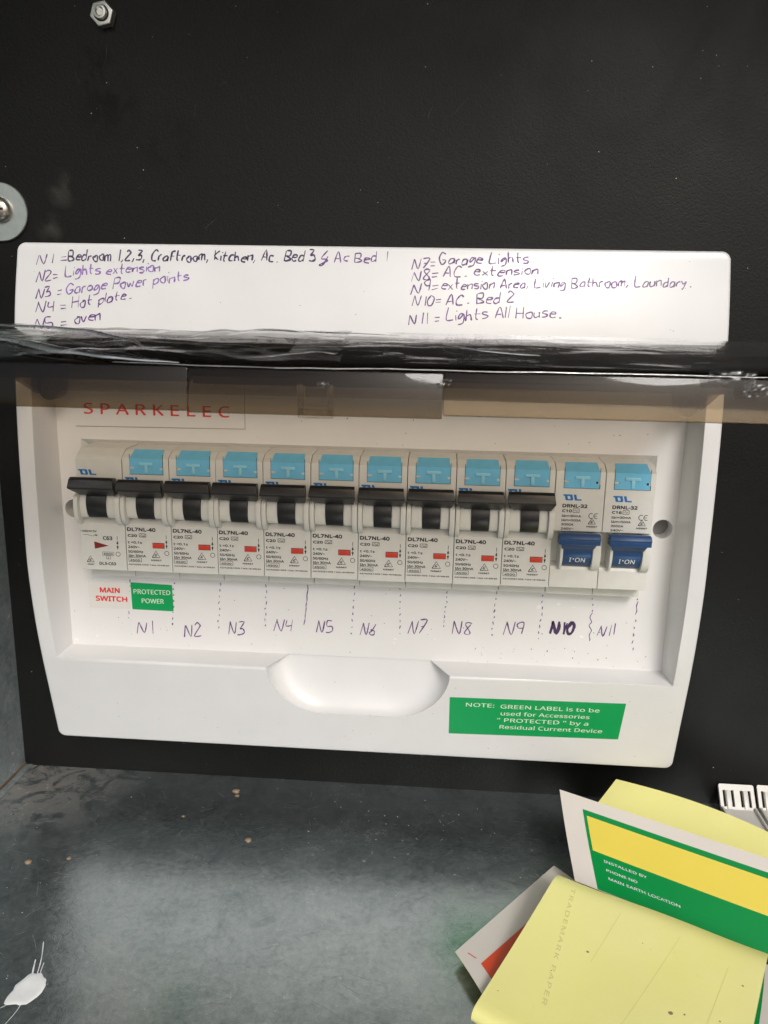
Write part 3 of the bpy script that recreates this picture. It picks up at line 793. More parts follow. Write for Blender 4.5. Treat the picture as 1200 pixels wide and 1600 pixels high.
def rcm(mb, cx, z0, w_, fn):
    h = w_*.85; stroke(mb, [(cx-w_/2, z0), (cx, z0+h), (cx+w_/2, z0), (cx-w_/2, z0)], .32, fn)
    stroke(mb, [(cx+w_*.18, z0+h*.52), (cx-w_*.05, z0+h*.50), (cx-w_*.18, z0+h*.22), (cx+w_*.02, z0+h*.18)], .26, fn)
    stroke(mb, [(cx-w_*.08, z0+h*.36), (cx+w_*.12, z0+h*.22)], .26, fn)
def arrows(mb, x, zt, fn):
    stroke(mb, [(x, zt), (x, zt-1.5)], .22, fn)
    mb.poly([fn(x-.45, zt-3.1), fn(x, zt-1.7), fn(x+.45, zt-3.1)]); stroke(mb, [(x, zt-3), (x, zt-4.2)], .18, fn)
    mb.poly([fn(x-.45, zt-4.0), fn(x, zt-5.5), fn(x+.45, zt-4.0)])
    stroke(mb, [(x+.85*math.cos(a), zt-7.2+.85*math.sin(a)) for a in [6.2832*k/14 for k in range(15)]], .2, fn)
YF = -.04
FN = flat(YF)
GAP = .11
def housing(root, m_, kind):
    h = MB()
    # profile (y,z): foot, face, bevelled top, back
    if kind == 'main':
        prof_low = [(30, -4.9), (8, -4.9), (8, -.3), (0, 0), (0, 18.6), (2.5, 20.5), (3.5, 30.5), (0, 31.5), (0, 43.6), (1.2, 44.8), (5.4, 47.2), (30, 47.8)]
    elif kind == 'rcbo':
        prof_low = [(30, -4.9), (8, -4.9), (8, -.1), (.6, .2), (.6, 7.4), (1.0, 8.4), (4.5, 9.5), (4.5, 21.8), (0, 22.2), (0, 44.6), (4.8, 47.0), (30, 47.6)]
    else:
        prof_low = [(30, -4.9), (8, -4.9), (8, -.2), (0, 0), (0, 18.8), (2.2, 20.8), (3.2, 30.2), (0, 31), (0, 44.6), (4.8, 47.0), (30, 47.6)]
    h.prism_x(prof_low, GAP, 18-GAP)
    return h.build('housing', m_, root, bevel=.22, ang=12)
def clip_cover(root, kind):
    hs_ = MB()
    x0, x1 = 3.15, 15.75
    pts = [(x0, 38.5), (x1, 38.5), (x1, 40.3), (x1-1.0, 40.3), (x1-1.0, 41.1), (x1, 41.1), (x1, 44.55), (x0, 44.55), (x0, 41.3), (x0+1.7, 41.3), (x0+1.7, 40.5), (x0, 40.5)]
    # front face part
    def yb(z): return -.35 if z <= 44.56 else -.35+(z-44.55)*2.05
    b = MB(); b.prism_y(pts, -.35, .2); b.poly([(x0, -.35, 44.55), (x1, -.35, 44.55), (x1-.6, 4.5, 47.3), (x0+.6, 4.5, 47.3)])
    b.poly([(x0, -.35, 44.55), (x0+.6, 4.5, 47.3), (x0, .4, 44.5)]); b.poly([(x1, -.35, 44.55), (x1, .4, 44.5), (x1-.6, 4.5, 47.3)])
    c = b.build('terminal_cover', M['cyan'], root, smooth=False)
    e = MB(); e.box(6.9, 12.2, -.8, -.3, 41.9, 43.0); e.box(9.0, 10.2, -.8, -.3, 39.1, 42.0)
    e.build('raised_letter', M['cyan2'], c, bevel=.1)
    g_ = MB(); g_.box(x0-.22, x0+1.6, -.06, .1, 40.35, 40.52); g_.box(x0-.16, x0, -.05, .1, 38.3, 46); g_.box(x1, x1+.16, -.05, .1, 38.3, 46); g_.box(x0, x1, -.05, .1, 38.3, 38.5)
    if kind == 'rcbo': g_.box(x1-.1, x1+.35, -.08, .1, 38.3, 40.0); g_.box(x1-1.3, x1-.5, -.4, .1, 40.3, 41.1)
    g_.build('cover_gap', M['gap'], c, smooth=False)
def guards(root, m_, kind):
    for k, (xa, xb) in enumerate(((GAP, 1.75), (15.95, 18-GAP))):
        g_ = MB(); prof = [(.5, 31), (-3.2, 30.4), (-4.3, 28.6), (-4.5, 25), (-3.9, 22), (-2.2, 19.6), (.4, 18.3)]
        if kind == 'main': prof = [(a, b_-.3) for a, b_ in prof]
        g_.prism_x(smooth_line(prof, 3), xa, xb); g_.build('side_guard', m_, root, bevel=.3, ang=30)
    for xa, xb in ((1.8, 5.9), (12.55, 15.9)):
        g_ = MB(); z0 = 21.4 if kind != 'main' else 21.0
        prof = [(3.5, 30.6), (-1.2, 30.4), (-2.4, 28.6), (-2.8, 25.5), (-2.4, 22.8), (-1.0, z0), (2.6, z0-.2)]
        if kind == 'main': xb = 4.6 if xa < 5 else 15.9; xa = xa if xa < 5 else 12.2
        g_.prism_x(smooth_line(prof, 3), xa, xb); g_.build('shoulder', m_, root, bevel=.45, ang=30)
def toggle(root, kind):
    t_ = MB()
    c = (4.5, 27.0); r = 8.0
    prof = [(c[0]-r*math.cos(a), c[1]+r*math.sin(a)) for a in [R(-46+k*8) for k in range(12)]]
    x0, x1 = (4.7, 12.3) if kind == 'main' else (5.9, 12.5)
    t_.prism_x(prof+[(8, 31)], x0, x1)
    tg = t_.build('toggle', M['black'], root, bevel=.15, ang=40)
    b = MB()
    prof = [(-3.2, 36.9), (-6.4, 37.4), (-7.6, 36.6), (-8.6, 33.9), (-8.3, 33.3), (-4.2, 30.3), (-1.2, 30.6), (-1.0, 34)]
    if kind == 'main': xa, xb = .2, 17.6; prof = [(a, z+.3) for a, z in prof]
    else: xa, xb = .35, 17.55
    dx0 = [.5, .4, .3, 0, 0, 2.9, 3, 1]; dx1 = [.8, .6, .5, 0, 0, 1.0, 1.2, 1.0]
    b.prism_x(prof, xa, xb, dx0=dx0, dx1=dx1)
    b.build('toggle_bar', M['black'], tg, bevel=.13, ang=16)
def make_rcd():
    root = thing('circuit_breaker', '', 'circuit breaker', (0, 0, 0), 'circuit breakers in a row on the board')
    housing(root, M['body'], 'rcd'); clip_cover(root, 'rcd'); guards(root, M['guard'], 'rcd'); toggle(root, 'rcd')
    b = MB(); b.box(10.6, 15.0, -.5, .3, 9.7, 11.6); b.build('test_button', M['red'], root, bevel=.12)
    t_ = MB(); t_.box(10.45, 15.15, -.03, .1, 9.55, 11.75); t_.build('button_slot', M['gap'], root, smooth=False)
    t_ = MB(); logo(t_, .9, 34.6, 6.0, 2.6, FN); t_.build('logo', M['inkb'], root, smooth=False)
    t_ = MB()
    add_text(t_, 'DL7NL-40', .8, 16.2, 1.9, FN, width=11.0, bold=.04)
    add_text(t_, 'C20', .9, 13.9, 1.35, FN, width=3.6, bold=.04)
    rect_line(t_, 5.4, 13.9, 8.0, 15.2, .2, FN); stroke(t_, [(5.7, 14.2), (6.3, 14.9), (6.9, 14.2), (7.7, 14.95)], .2, FN); stroke(t_, [(6.3, 14.2), (7.7, 14.2)], .15, FN)
    t_.build('printed_text', M['inkk'], root, smooth=False, weld=False)
    t_ = MB()
    add_text(t_, 't <0.1s', .8, 11.2, 1.3, FN, width=5.5, res=1, bold=.028); add_text(t_, '240V~', .8, 9.35, 1.35, FN, width=4.5, res=1, bold=.028)
    add_text(t_, '50/60Hz', .8, 7.5, 1.35, FN, width=5.8, res=1, bold=.028); add_text(t_, 'I∆n 30mA', .8, 5.85, 1.35, FN, width=6.8, res=1, bold=.028)
    add_text(t_, '4500', 1.3, 4.15, 1.05, FN, width=3.9, res=1, bold=.028); rect_line(t_, .8, 3.9, 5.8, 5.5, .16, FN)
    add_text(t_, 'AS/NZS61009.1', .7, 2.55, .75, FN, width=8.6, res=1, bold=.028)
    add_text(t_, 'SAA-181590-EA', 9.7, 2.55, .68, FN, width=7.0, res=1, bold=.035); add_text(t_, 'N5667', 9.7, 4.5, .78, FN, width=4.0, res=1, bold=.04)
    rcm(t_, 11.7, 5.9, 3.1, FN); arrows(t_, 15.95, 14.9, FN)
    t_.build('printed_text', M['inkk'], root, smooth=False, weld=False)
    return root
def make_main():
    root = thing('main_switch', 'main switch breaker with black toggle and dark red arrow, leftmost of the row', 'circuit breaker', (0, 0, 0), 'circuit breakers in a row on the board')
    housing(root, M['body'], 'main'); guards(root, M['guard'], 'main'); toggle(root, 'main')
    t_ = MB(); logo(t_, .9, 37.5, 6.2, 2.1, FN); t_.build('logo', M['inkb'], root, smooth=False)
    t_ = MB(); t_.poly([(5.5, YF-.1, 11.4), (5.7, YF-.1, 8.5), (11.2, YF-.1, 9.9)]); t_.build('red_arrow', M['darkred'], root, smooth=False)
    t_ = MB()
    add_text(t_, '~240/415V', .3, 15.1, 1.05, FN, width=6.4, res=1, bold=.028); stroke(t_, [(1.3, 14.0), (3, 14), (5, 13.5), (6.6, 13.9)], .15, FN); t_.poly([FN(6.6, 13.5), FN(7, 14.1), FN(5.7, 14.2)])
    add_text(t_, 'C63', 9.1, 12.2, 2.0, FN, width=3.6, res=1, bold=.028); arrows(t_, 14.7, 13.8, FN)
    add_text(t_, '6000', 9.1, 6.2, 1.0, FN, width=3.4, res=1, bold=.028); rect_line(t_, 8.6, 5.9, 13.0, 7.3, .14, FN); add_text(t_, '3', 10.5, 4.7, .8, FN, res=1, bold=.028); rect_line(t_, 10.0, 4.5, 11.6, 5.8, .12, FN)
    add_text(t_, 'DL3-C63', 7.1, 2.1, 1.6, FN, width=6.5, res=1, bold=.028); rcm(t_, 3.6, 3.1, 2.8, FN); add_text(t_, 'N5667', 2.4, 1.9, .7, FN, width=2.5, res=1, bold=.04)
    t_.build('printed_text', M['inkk'], root, smooth=False, weld=False)
    return root
def make_rcbo(amp, label):
    root = thing('circuit_breaker', label, 'circuit breaker', (0, 0, 0), 'circuit breakers in a row on the board')
    housing(root, M['body_rc'], 'rcbo'); clip_cover(root, 'rcbo')
    # rims beside the lever
    for xa, xb in ((2.9, 4.0), (14.7, 17.7)):
        g_ = MB(); prof = [(4.6, 21.6), (-.2, 21.4), (-2.6, 19), (-3.3, 15.5), (-2.9, 11.5), (-1.6, 8.8), (.7, 7.2), (4.6, 7.2)]
        g_.prism_x(smooth_line(prof, 3), xa, xb); g_.build('side_guard', M['guard'], root, bevel=.35, ang=30)
    t_ = MB(); c = (5.0, 15.0); r = 7.6
    prof = [(c[0]-r*math.cos(a), c[1]+r*math.sin(a)) for a in [R(-50+k*9) for k in range(12)]]
    t_.prism_x(prof+[(8, 20)], 4.1, 14.6); tg = t_.build('toggle', M['blue'], root, bevel=.12, ang=40)
    b = MB(); prof = [(-1.0, 22.0), (-6.0, 23.0), (-7.2, 22.6), (-8.0, 21.4), (-7.8, 20.9), (-4.0, 16.4), (-1.5, 16.8)]
    b.prism_x(prof, 1.6, 16.4, dx0=[.4, .3, .1, 0, 0, 1.8, 1.8], dx1=[.4, .3, .1, 0, 0, 1.7, 1.7]); b.box(1.62, 16.38, -7.6, -3, 18.9, 21.2)
    b.build('toggle_bar', M['blue'], tg, bevel=.2, ang=25)
    def drum(x, z):
        q = max(-1, min(1, (z-c[1])/r)); return (x, c[0]-r*math.sqrt(1-q*q)-.06, z)
    t_ = MB(); add_text(t_, 'I', 6.6, 10.9, 2.7, drum); t_.poly([drum(7.75, 12.0), drum(8.25, 12.0), drum(8.25, 12.5), drum(7.75, 12.5)]); add_text(t_, 'ON', 8.7, 10.9, 2.7, drum, width=3.6); t_.build('printed_text', M['inkw'], tg, smooth=False, weld=False)
    t_ = MB(); logo(t_, 3.0, 33.8, 5.9, 2.2, FN); t_.build('logo', M['inkb'], root, smooth=False)
    t_ = MB()
    add_text(t_, 'DRNL-32', 3.1, 31.2, 1.7, FN, width=8.9, bold=.04); add_text(t_, amp, 3.1, 29.4, 1.35, FN, width=3.4, bold=.04)
    rect_line(t_, 7.0, 29.3, 9.2, 30.7, .18, FN); stroke(t_, [(7.4, 29.9), (7.8, 30.3), (8.3, 29.7), (8.8, 30.1)], .18, FN)
    for k, (s_, wd) in enumerate((('I∆n=30mA', 7.0), ('I∆m=500A', 7.0), ('3000A', 4.5), ('240V~', 4.6), ('AS/NZS61009.1', 11.4))):
        add_text(t_, s_, 3.0, 27.6-k*1.62, 1.15, FN, width=wd, res=1, bold=.028)
    stroke(t_, [(14.0+.9*math.cos(a)-.3, 28.2+.95*math.sin(a)) for a in [R(60+k*24) for k in range(11)]], .26, FN)
    stroke(t_, [(15.9+.9*math.cos(a)-.4, 28.2+.95*math.sin(a)) for a in [R(60+k*24) for k in range(11)]], .26, FN); stroke(t_, [(14.8, 28.2), (15.7, 28.2)], .24, FN)
    rcm(t_, 14.1, 25.2, 2.6, FN); add_text(t_, 'N5667', 12.3, 23.9, .8, FN, width=3.8, res=1, bold=.04)
    t_.build('printed_text', M['inkk'], root, smooth=False, weld=False)
    return root
def kids(o): return [c for c in bpy.data.objects if c.parent == o]
def copy_tree(o, par=None):
    c = o.copy(); COL.objects.link(c); c.parent = par
    for ch in kids(o): copy_tree(ch, c)
    return c
def place(o, k): o.location = Vector((18*k, 0, OZ))*S
make_main()
rcd = make_rcd()
ordn = ['black toggle breaker above the mark N1 and the green PROTECTED POWER sticker', 'black toggle breaker above the handwritten mark N2', 'black toggle breaker above the handwritten mark N3',
 'black toggle breaker above the handwritten mark N4', 'black toggle breaker above the handwritten mark N5', 'black toggle breaker above the handwritten mark N6', 'black toggle breaker above the handwritten mark N7',
 'black toggle breaker above the handwritten mark N8', 'black toggle breaker above the handwritten mark N9, beside the blue toggles']
for k in range(9):
    o = rcd if k == 0 else copy_tree(rcd)
    place(o, k+1); o['label'] = ordn[k]
    o.location.y += rnd.uniform(-.00022, .00022); o.location.z += rnd.uniform(-.00012, .00012); o.rotation_euler = (R(rnd.uniform(-.25, .25)), 0, 0)
o = make_rcbo('C10', 'blue toggle breaker marked C10 above the bold mark N10'); place(o, 10)
o = make_rcbo('C16', 'blue toggle breaker marked C16 at the right end above mark N11'); place(o, 11)

# ------------------------------------------------------------------ nut and washer on the panel
nt_ = thing('hex_nut', 'hexagonal steel nut on a bolt end near top left of black panel', 'nut', (3.9, 42, 204))
a_ = MB(); hexp = [(4.0+4.75*math.cos(R(12+60*k)), 208.1+4.75*math.sin(R(12+60*k))) for k in range(6)]
a_.prism_y(hexp, 38.2, 41.99); a_.build('nut_body', M['nut'], nt_, bevel=.5, seg=3, ang=30)
a_ = MB(); a_.lathe_y((4.0, 208.1), [(2.6, 41), (2.6, 36.8), (2.4, 36.4), (1.6, 36.3), (1.2, 36.9)], 28); a_.build('bolt_end', M['nut'], nt_, ang=25)
a_ = MB(); a_.lathe_y((4.0, 208.1), [(2.95, 38.15), (2.95, 38.0), (2.62, 38.0), (2.62, 38.15)], 28); a_.build('thread_gap', M['gap'], nt_)
ws = thing('washer_and_screw', 'large grey washer under a cross head screw at left edge', 'washer', (-43.4, 42, 126))
a_ = MB(); a_.lathe_y((-43.6, 136.9), [(2.4, 41.99), (11.2, 41.99), (11.35, 41.7), (11.35, 40.8), (11.1, 40.5), (2.4, 40.5)], 64); a_.build('washer_plate', M['zinc'], ws, ang=30)
a_ = MB(); a_.lathe_y((-43.2, 137.6), [(5.1, 40.5), (5.1, 39.6), (4.7, 38.5), (3.8, 37.7), (2.4, 37.2), (.6, 37.0)], 48); hd_ = a_.build('screw_head', M['steel'], ws, ang=40)
a_ = MB(); a_.box(-46.0, -40.4, 36.9, 37.3, 137.15, 138.05); a_.box(-43.65, -42.75, 36.85, 37.25, 134.8, 140.4); a_.build('cross_slot', M['gap'], hd_, smooth=False)

# ------------------------------------------------------------------ plastic slot fillers standing against the panel
def filler_piece():
    root = thing('blank_filler', 'white slotted plastic blank filler leaning by the black panel, left one of two', 'plastic filler', (274, 36, -112.5), 'plastic blank fillers by the panel')
    W_ = 15.2
    O = Vector((267.2, 34.5, -110.2))
    up = Vector((0, .62, .785)); nrm = Vector((0, -.785, .62))
    f = MB()
    def P(x, s_, d): q_ = O+Vector((x, 0, 0))+up*s_+nrm*d; return tuple(q_)
    def plate(mb, loops_out, holes, th, P):
        bm = bmesh.new(); es = []
        for lp in [loops_out]+holes:
            vs = [bm.verts.new((x, y, 0)) for x, y in lp]
            for i in range(len(vs)): es.append(bm.edges.new((vs[i], vs[(i+1) % len(vs)])))
        bmesh.ops.triangle_fill(bm, use_beauty=True, edges=es, normal=(0, 0, 1)); bm.verts.index_update()
        for d in (0, -th):
            b = len(mb.v)
            for v in bm.verts: mb.v.append(P(v.co.x, v.co.y, d))
            for fc in bm.faces: mb.F([b+v.index for v in fc.verts])
        bm.free()
        for lp in [loops_out]+holes:
            for i in range(len(lp)):
                p, q_ = lp[i], lp[(i+1) % len(lp)]; mb.poly([P(p[0], p[1], 0), P(q_[0], q_[1], 0), P(q_[0], q_[1], -th), P(p[0], p[1], -th)])
    holes = []
    for xa in (1.5, 5.1, 9.0, 12.4):
        holes.append([(xa, 1.2), (xa+1.2, 1.2), (xa+1.2, 8.2), (xa, 8.2)])
    plate(f, [(0, 0), (W_, 0), (W_, 10.2), (W_-.5, 10.8), (.5, 10.8), (0, 10.2)], holes, 1.4, P)
    f.build('slotted_face', M['filler'], root, smooth=False)
    g_ = MB()
    fr2 = Vector((0, -1, -.05)).normalized(); n2 = Vector((0, -.05, 1)).normalized()
    def Q(x, s_, d): q_ = O+Vector((x, 0, 0))+fr2*s_+n2*d; return tuple(q_)
    for (xa, xb, d0, d1) in ((0, W_, -1.2, 0), (0, .9, 0, 1.5), (W_-.9, W_, 0, 1.5)):
        b = len(g_.v)
        for x in (xa, xb):
            for s_ in (0, 32):
                for d in (d0, d1): g_.v.append(Q(x, s_, d))
        for q_ in ((0,1,3,2),(4,6,7,5),(0,4,5,1),(2,3,7,6),(0,2,6,4),(1,5,7,3)): g_.F([b+i for i in q_])
    g_.build('channel_body', M['filler'], root, bevel=.25)
    for xa in (2.9, 10.3):
        t_ = MB(); b = len(t_.v)
        for x in (xa, xa+2.0):
            for s_ in (.2, 8.0):
                for d in (.03, .55): t_.v.append(P(x, s_, d))
        for q_ in ((0,1,3,2),(4,6,7,5),(0,4,5,1),(2,3,7,6),(0,2,6,4),(1,5,7,3)): t_.F([b+i for i in q_])
        t_.build('tongue', M['filler'], root, bevel=.2)
    return root
f1 = filler_piece()
f2 = copy_tree(f1); f2.location.x += .0168; f2.location.y += .0004; f2.rotation_euler = (0, 0, R(-1.5)); f2['label'] = 'white slotted plastic blank filler cut off by right edge of photo'

# ------------------------------------------------------------------ sticker sheets lying on the floor
def sheet(name, P00, P10, P01, P11, m_front, m_back, bend=None, nx=24, ny=16, th=.22, parent=None, origin=None):
    """P00 near-left .. a curved sheet with thickness; bend(s,t)->offset vector"""
    f = MB()
    A, B, C_, D_ = map(Vector, (P00, P10, P01, P11))
    def pt(s_, t_):
        p = (A*(1-s_)+B*s_)*(1-t_)+(C_*(1-s_)+D_*s_)*t_
        return p+(Vector(bend(s_, t_)) if bend else Vector())
    def nrm(s_, t_):
        e = .01; u_ = pt(min(s_+e, 1), t_)-pt(max(s_-e, 0), t_); v_ = pt(s_, min(t_+e, 1))-pt(s_, max(t_-e, 0))
        n_ = u_.cross(v_).normalized(); return n_ if n_.z > 0 or abs(n_.z) < .2 and n_.y < 0 else n_
    top = [[f.V(pt(i/nx, j/ny)) for j in range(ny+1)] for i in range(nx+1)]
    bot = [[f.V(pt(i/nx, j/ny)-nrm(i/nx, j/ny)*th) for j in range(ny+1)] for i in range(nx+1)]
    for i in range(nx):
        for j in range(ny):
            f.F((top[i][j], top[i+1][j], top[i+1][j+1], top[i][j+1]), 0); f.F((bot[i][j], bot[i][j+1], bot[i+1][j+1], bot[i+1][j]), 1)
    for j in range(ny):
        f.F((top[0][j], top[0][j+1], bot[0][j+1], bot[0][j]), 1); f.F((top[nx][j], bot[nx][j], bot[nx][j+1], top[nx][j+1]), 1)
    for i in range(nx):
        f.F((top[i][0], bot[i][0], bot[i+1][0], top[i+1][0]), 1); f.F((top[i][ny], top[i+1][ny], bot[i+1][ny], bot[i][ny]), 1)
    o = f.build(name, [m_front, m_back], parent, ang=40, weld=False, recalc=False, origin=origin)
    return o, pt, nrm
# upright sheet: white border, green frame, yellow window
def benda(s_, t_): return (0, 2.5*math.sin(math.pi*t_)*(1-s_)**2, -.8*math.sin(math.pi*t_)*(1-s_))
A00, A10, A01, A11 = (192.6, -29, -103), (278, -77, -102), (189.3, -3, -82), (274.7, -51, -81)
shA, ptA, nA = sheet('label_sheet', A00, A10, A01, A11, M['paperw'], M['papery'], benda)
tag(shA, 'white label sheet with green frame and yellow box, propped upright by the fillers', 'label sheet', 'label sheets')
LA = (Vector(A11)-Vector(A01)).length; HA = (Vector(A01)-Vector(A00)).length
def ona(off): 
    def f(x, z):     # x mm from the left edge, z mm down from the top edge
        s_ = x/LA; t_ = 1-z/HA; return tuple(ptA(s_, t_)+nA(s_, t_)*off)
    return f
def patch(mb, fn, x0, x1, z0, z1, nx=16, nz=10):
    g_ = [[mb.V(fn(x0+(x1-x0)*i/nx, z0+(z1-z0)*j/nz)) for j in range(nz+1)] for i in range(nx+1)]
    for i in range(nx):
        for j in range(nz): mb.F((g_[i][j], g_[i+1][j], g_[i+1][j+1], g_[i][j+1]))
t = MB(); patch(t, ona(.06), 8.6, LA-.5, HA*.15, HA*.995); gfr = t.build('green_print', M['sheetg'], shA, weld=False)
t = MB(); patch(t, ona(.10), 9.9, LA-1.5, HA*.215, HA*.60); t.build('yellow_window', M['sheety'], shA, weld=False)
t = MB(); fa = ona(.14)
def fdn(x, z): return fa(x, -z)
for s_, x, z, wd in (('INSTALLED BY', 13.5, .685, 15.5), ('PHONE NO', 13.7, .775, 11.2), ('MAIN EARTH LOCATION', 13.9, .855, 25)): add_text(t, s_, x, -HA*z, 1.3, fdn, width=wd, res=2)
t.build('white_lettering', M['inkw'], shA, smooth=False, weld=False)
# yellow backing sheet behind it
def bendc(s_, t_): return (7*max(0, 1-t_/.3)**2*(1-s_), -5*max(0, 1-t_/.3)**2*(1-s_), 3.0*math.sin(math.pi*min(1, s_*1.2))*t_)
shC, _, _ = sheet('backing_sheet', (188, -11, -107), (262, -50, -109), (216, 17, -88), (294, -19, -97), M['sheety2'] if 'sheety2' in M else M['papery'], M['papery'], bendc)
tag(shC, 'yellow backing sheet poking out behind the upright green and white sheet', 'paper sheet', 'label sheets')
# large yellow sheet in front, rolled under along its near edge
B00, B10, B01, B11 = Vector((154, -84.5, -106)), Vector((215, -124, -105)), Vector((186, -31.5, -97)), Vector((248, -63.2, -97))
fb = MB(); nx, ny = 30, 30
def ptB(s_, t_):
    """t 0..0.25: rolled lip, 0.25..0.93 sheet, then the crest curving down behind"""
    base = lambda u, v: (B00*(1-u)+B10*u)*(1-v)+(B01*(1-u)+B11*u)*v
    if t_ < .2:
        k = 1-t_/.2; a = k*math.pi*.95; r = 2.6
        p = base(s_, 0); d = (base(s_, .1)-base(s_, 0)).normalized(); n_ = Vector((0, 0, 1))
        return p+d*(-r*math.sin(a))+n_*(-r*(1-math.cos(a)))+d*(8*max(0, k-.8))
    v = (t_-.2)/.8
    p = base(s_, v)
    sag = -1.6*math.sin(math.pi*v)*(.6+.4*s_)
    crest = -2.2*max(0, (v-.9)/.1)**2
    return p+Vector((0, 0, sag+crest+.25*math.sin(s_*9+v*3)))
g_ = [[fb.V(ptB(i/nx, j/ny)) for j in range(ny+1)] for i in range(nx+1)]
def nB(s_, t_):
    e = .01; u_ = ptB(min(s_+e, 1), t_)-ptB(max(s_-e, 0), t_); v_ = ptB(s_, min(t_+e, 1))-ptB(s_, max(t_-e, 0)); return u_.cross(v_).normalized()
g2 = [[fb.V(ptB(i/nx, j/ny)-nB(i/nx, j/ny)*.3) for j in range(ny+1)] for i in range(nx+1)]
for i in range(nx):
    for j in range(ny): fb.F((g_[i][j], g_[i+1][j], g_[i+1][j+1], g_[i][j+1])); fb.F((g2[i][j], g2[i][j+1], g2[i+1][j+1], g2[i+1][j]), 1)
for j in range(ny): fb.F((g_[0][j], g_[0][j+1], g2[0][j+1], g2[0][j]), 1); fb.F((g_[nx][j], g2[nx][j], g2[nx][j+1], g_[nx][j+1]), 1)
for i in range(nx): fb.F((g_[i][0], g2[i][0], g2[i+1][0], g_[i+1][0]), 1); fb.F((g_[i][ny], g_[i+1][ny], g2[i+1][ny], g2[i][ny]), 1)
shB = fb.build('yellow_sheet', [M['papery'], M['paperw']], ang=50, weld=False, recalc=False)
tag(shB, 'large bright yellow sheet curled over in the front right corner', 'paper sheet', 'label sheets')
def onB(off):
    def f(x, z): return tuple(ptB(x, z)+nB(x, z)*off)
    return f
# faint slit lines and brown specks, plus watermark lettering
t = MB(); fB = onB(.05)
for (a, b) in (((.36, .90), (.33, .62)), ((.64, .9), (.54, .42)), ((.86, .85), (.83, .5))):
    ribbon(t, [(a[0]+(b[0]-a[0])*k/14, a[1]+(b[1]-a[1])*k/14) for k in range(15)], .0014, fB, taper=False)
t.build('slit_line', M['embos'], shB, smooth=False, weld=False)
t = MB()
def wm(x, z): # lettering runs down the sheet
    return fB(.10+z*.0135+x*.0028, .93-x*.0125)
add_text(t, 'TRADEMARK PAPER', 0, 0, 2.2, wm, width=47, bold=.0, space=1.15, res=2); t.build('faint_lettering', M['embos'], shB, smooth=False, weld=False)
t = MB()
for s_, t_, r in ((.30, .66, .5), (.70, .56, .75), (.75, .58, .35), (.86, .50, .7), (.93, .80, .4), (.88, .62, .3), (.99, .62, .5), (.2, .5, .25), (.5, .8, .2), (.05, .3, .25)):
    n_ = 8; t.F([t.V(fB(s_+r*.012*math.cos(6.283*k/n_)*rnd.uniform(.7, 1.3), t_+r*.010*math.sin(6.283*k/n_)*rnd.uniform(.7, 1.2))) for k in range(n_)])
o = t.build('brown_specks', M['crumb'], shB, smooth=False, weld=False); o['kind'] = 'stuff'
# curled edge of the printed sheet at the right of the yellow one
def bende(s_, t_): return (2.5*math.sin(math.pi*t_), 0, 0)
shE, ptE, nE = sheet('green_edged_sheet', (206, -118, -109.5), (244, -131, -107), (240, -61, -103), (270, -76, -99), M['paperw'], M['papery'], bende)
tag(shE, 'white sheet with green stripe curling out right of the large yellow sheet', 'label sheet', 'label sheets')
t = MB()
def one(x, z): return tuple(ptE(x, z)+nE(x, z)*.06)
patch(t, one, .15, .23, 0, 1, 4, 14); patch(t, one, .70, 1, 0, 1, 4, 14); t.build('green_print', M['sheetg'], shE, weld=False)
# white sheet with red print, lowest
def bendd(s_, t_): return (0, 0, 1.6*math.sin(math.pi*s_)*(1-t_)+.8*(1-s_))
shD, ptD, nD = sheet('red_printed_sheet', (148.3, -61.5, -109), (165, -96, -111), (188, -10.5, -111.5), (214, -40, -111.5), M['paperw'], M['papery'], bendd)
tag(shD, 'white sheet with red print under the large yellow sheet', 'label sheet', 'label sheets')
t = MB()
def ond(x, z): return tuple(ptD(x, z)+nD(x, z)*.06)
patch(t, ond, .27, .9, .09, .9); t.build('red_print', M['sheetr'], shD, weld=False)
t = MB(); ribbon(t, [(.10, .062), (.20, .085)], .006, ond, taper=False); t.build('crop_mark', M['inkr'], shD, smooth=False, weld=False)

# ------------------------------------------------------------------ paint splash and crumbs on the floor
ps = MB()
def floorp(off): return lambda x, y: (x, y, -112.5+off)
ctr = (13.2, -84.8)
ring = []
for k in range(40):
    a = 6.2832*k/40
    r = 5.0+.45*noise.noise(Vector((math.cos(a)*3, math.sin(a)*3, 9)))+.0*math.cos(a-2.0)+.35*noise.noise(Vector((math.cos(a)*1.3, math.sin(a)*1.3, 2)))
    if abs(a-R(222)) < .6: r += 2.4*(1-abs(a-R(222))/.6)**1.5
    ring.append((ctr[0]+r*math.cos(a), ctr[1]+r*1.25*math.sin(a)))
c0 = ps.V((ctr[0], ctr[1], -112.5+.06)); prev = None
for k, z in ((.45, .10), (.75, .22), (.93, .16), (1, .02)):
    cur = [ps.V((ctr[0]+(x-ctr[0])*k*.95+.2, ctr[1]+(y-ctr[1])*k, -112.5+z)) for x, y in ring]
    for i in range(40):
        j = (i+1) % 40
        if prev is None: ps.F((c0, cur[i], cur[j]))
        else: ps.F((prev[i], cur[i], cur[j], prev[j]))
    prev = cur
for (pts, wd) in (([(13.6, -81), (12.4, -76), (10.8, -71), (8.3, -65.0)], .28), ([(12.4, -81), (10.9, -77), (9.6, -73)], .5), ([(14.4, -80), (13.6, -77), (13.0, -74)], .25), ([(11, -89), (9, -92), (6, -94.0), (5.2, -97)], .25), ([(13.5, -89), (14, -92.5), (13, -98)], .22)):
    ribbon(ps, smooth_line(pts, 4), wd, floorp(.06))
o = ps.build('paint_splash', M['paint'], ang=60, weld=False, recalc=False)
tag(o, 'dried white paint splash with thin streaks on the metal floor', 'paint splash')
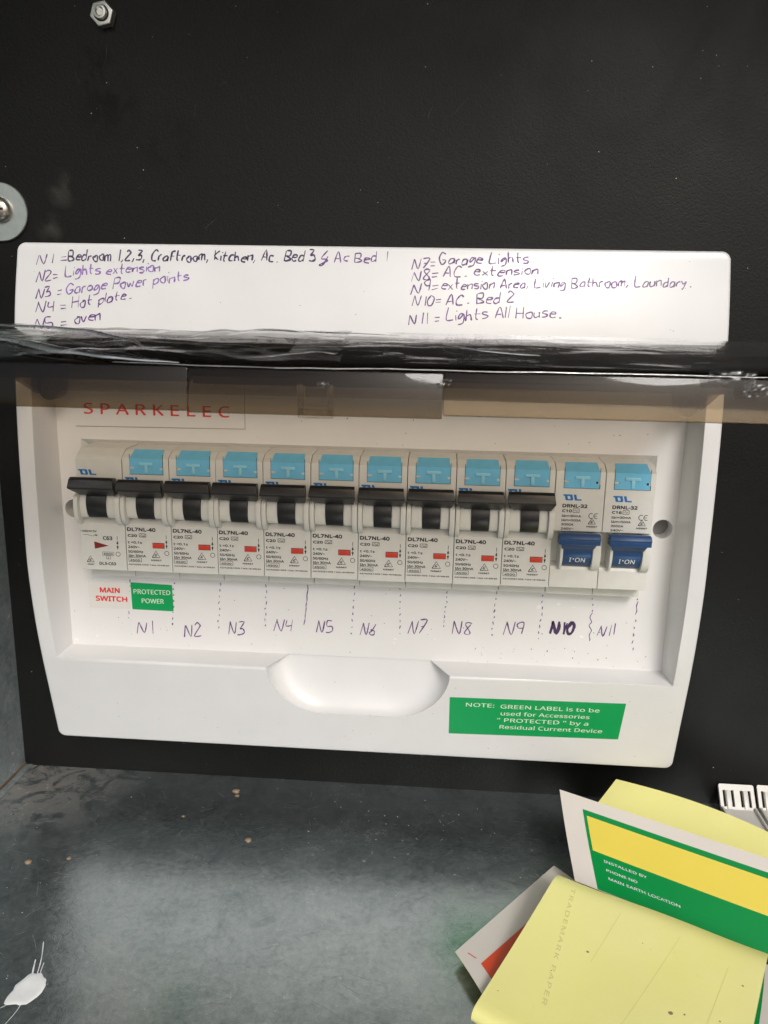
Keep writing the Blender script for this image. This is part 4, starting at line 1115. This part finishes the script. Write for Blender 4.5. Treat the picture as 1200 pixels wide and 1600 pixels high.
def crumb(x, y, r, label, seed):
    bm = MB(); rn = random.Random(seed); n = 10; rgs = []
    for j, (k, z) in enumerate(((1, 0), (1.05, .35), (.6, .8))):
        rgs.append([bm.V((x+r*k*math.cos(6.283*i/n)*(.6+.7*rn.random()), y+r*k*math.sin(6.283*i/n)*(.5+.7*rn.random()), -112.5+z*r*.7)) for i in range(n)])
    for a, b in zip(rgs, rgs[1:]):
        for i in range(n): bm.F((a[i], a[(i+1) % n], b[(i+1) % n], b[i]))
    bm.F(rgs[-1]); o = bm.build('crumb', M['crumb'], ang=70); tag(o, label, 'crumb', 'tan crumbs on the metal floor')
crumb(-17.6, -26, 1.3, 'round tan crumb nearest the left wall on the metal floor', 1)
crumb(-2.8, -22.3, .9, 'small flat tan crumb right of the round one near left wall', 2)
crumb(50.8, 30.0, 1.5, 'rusty tan crumb close to the foot of the black panel', 3)
crumb(52.0, 26.5, .9, 'tiny tan crumb just in front of the rusty one by the panel', 6)
crumb(64.6, -4.3, 1.4, 'tan crumb in the middle of the dark part of the floor', 4)
crumb(33, 9, .7, 'tiny tan crumb left of centre on the dark metal floor', 5)
fs = [(rnd.uniform(-50, 150), rnd.uniform(-98, 38), rnd.uniform(.06, .2)) for _ in range(120)]+[(rnd.gauss(140, 22), rnd.gauss(2, 14), rnd.uniform(.08, .26)) for _ in range(55)]
fs = [(x, y, r) for x, y, r in fs if -50 < x < 400 and y < 40]
specks('white_floor_specks', M['dustw'], floor, fs, fn=floorp(.05))
t = MB()
for _ in range(150):
    x, y = rnd.uniform(-40, 200), rnd.uniform(-98, 30); a = rnd.uniform(0, 3.14); l = rnd.uniform(2, 9)
    pts = [(x+l*k/5*math.cos(a)+.4*rnd.random(), y+l*k/5*math.sin(a)+.4*rnd.random()) for k in range(6)]
    ribbon(t, smooth_line(pts, 2), rnd.uniform(.07, .16), floorp(.04))
o = t.build('fine_scratches', M['zinc'], floor, smooth=False, weld=False); o['kind'] = 'stuff'

for o in bpy.data.objects:
    if '_o' in o: del o['_o']
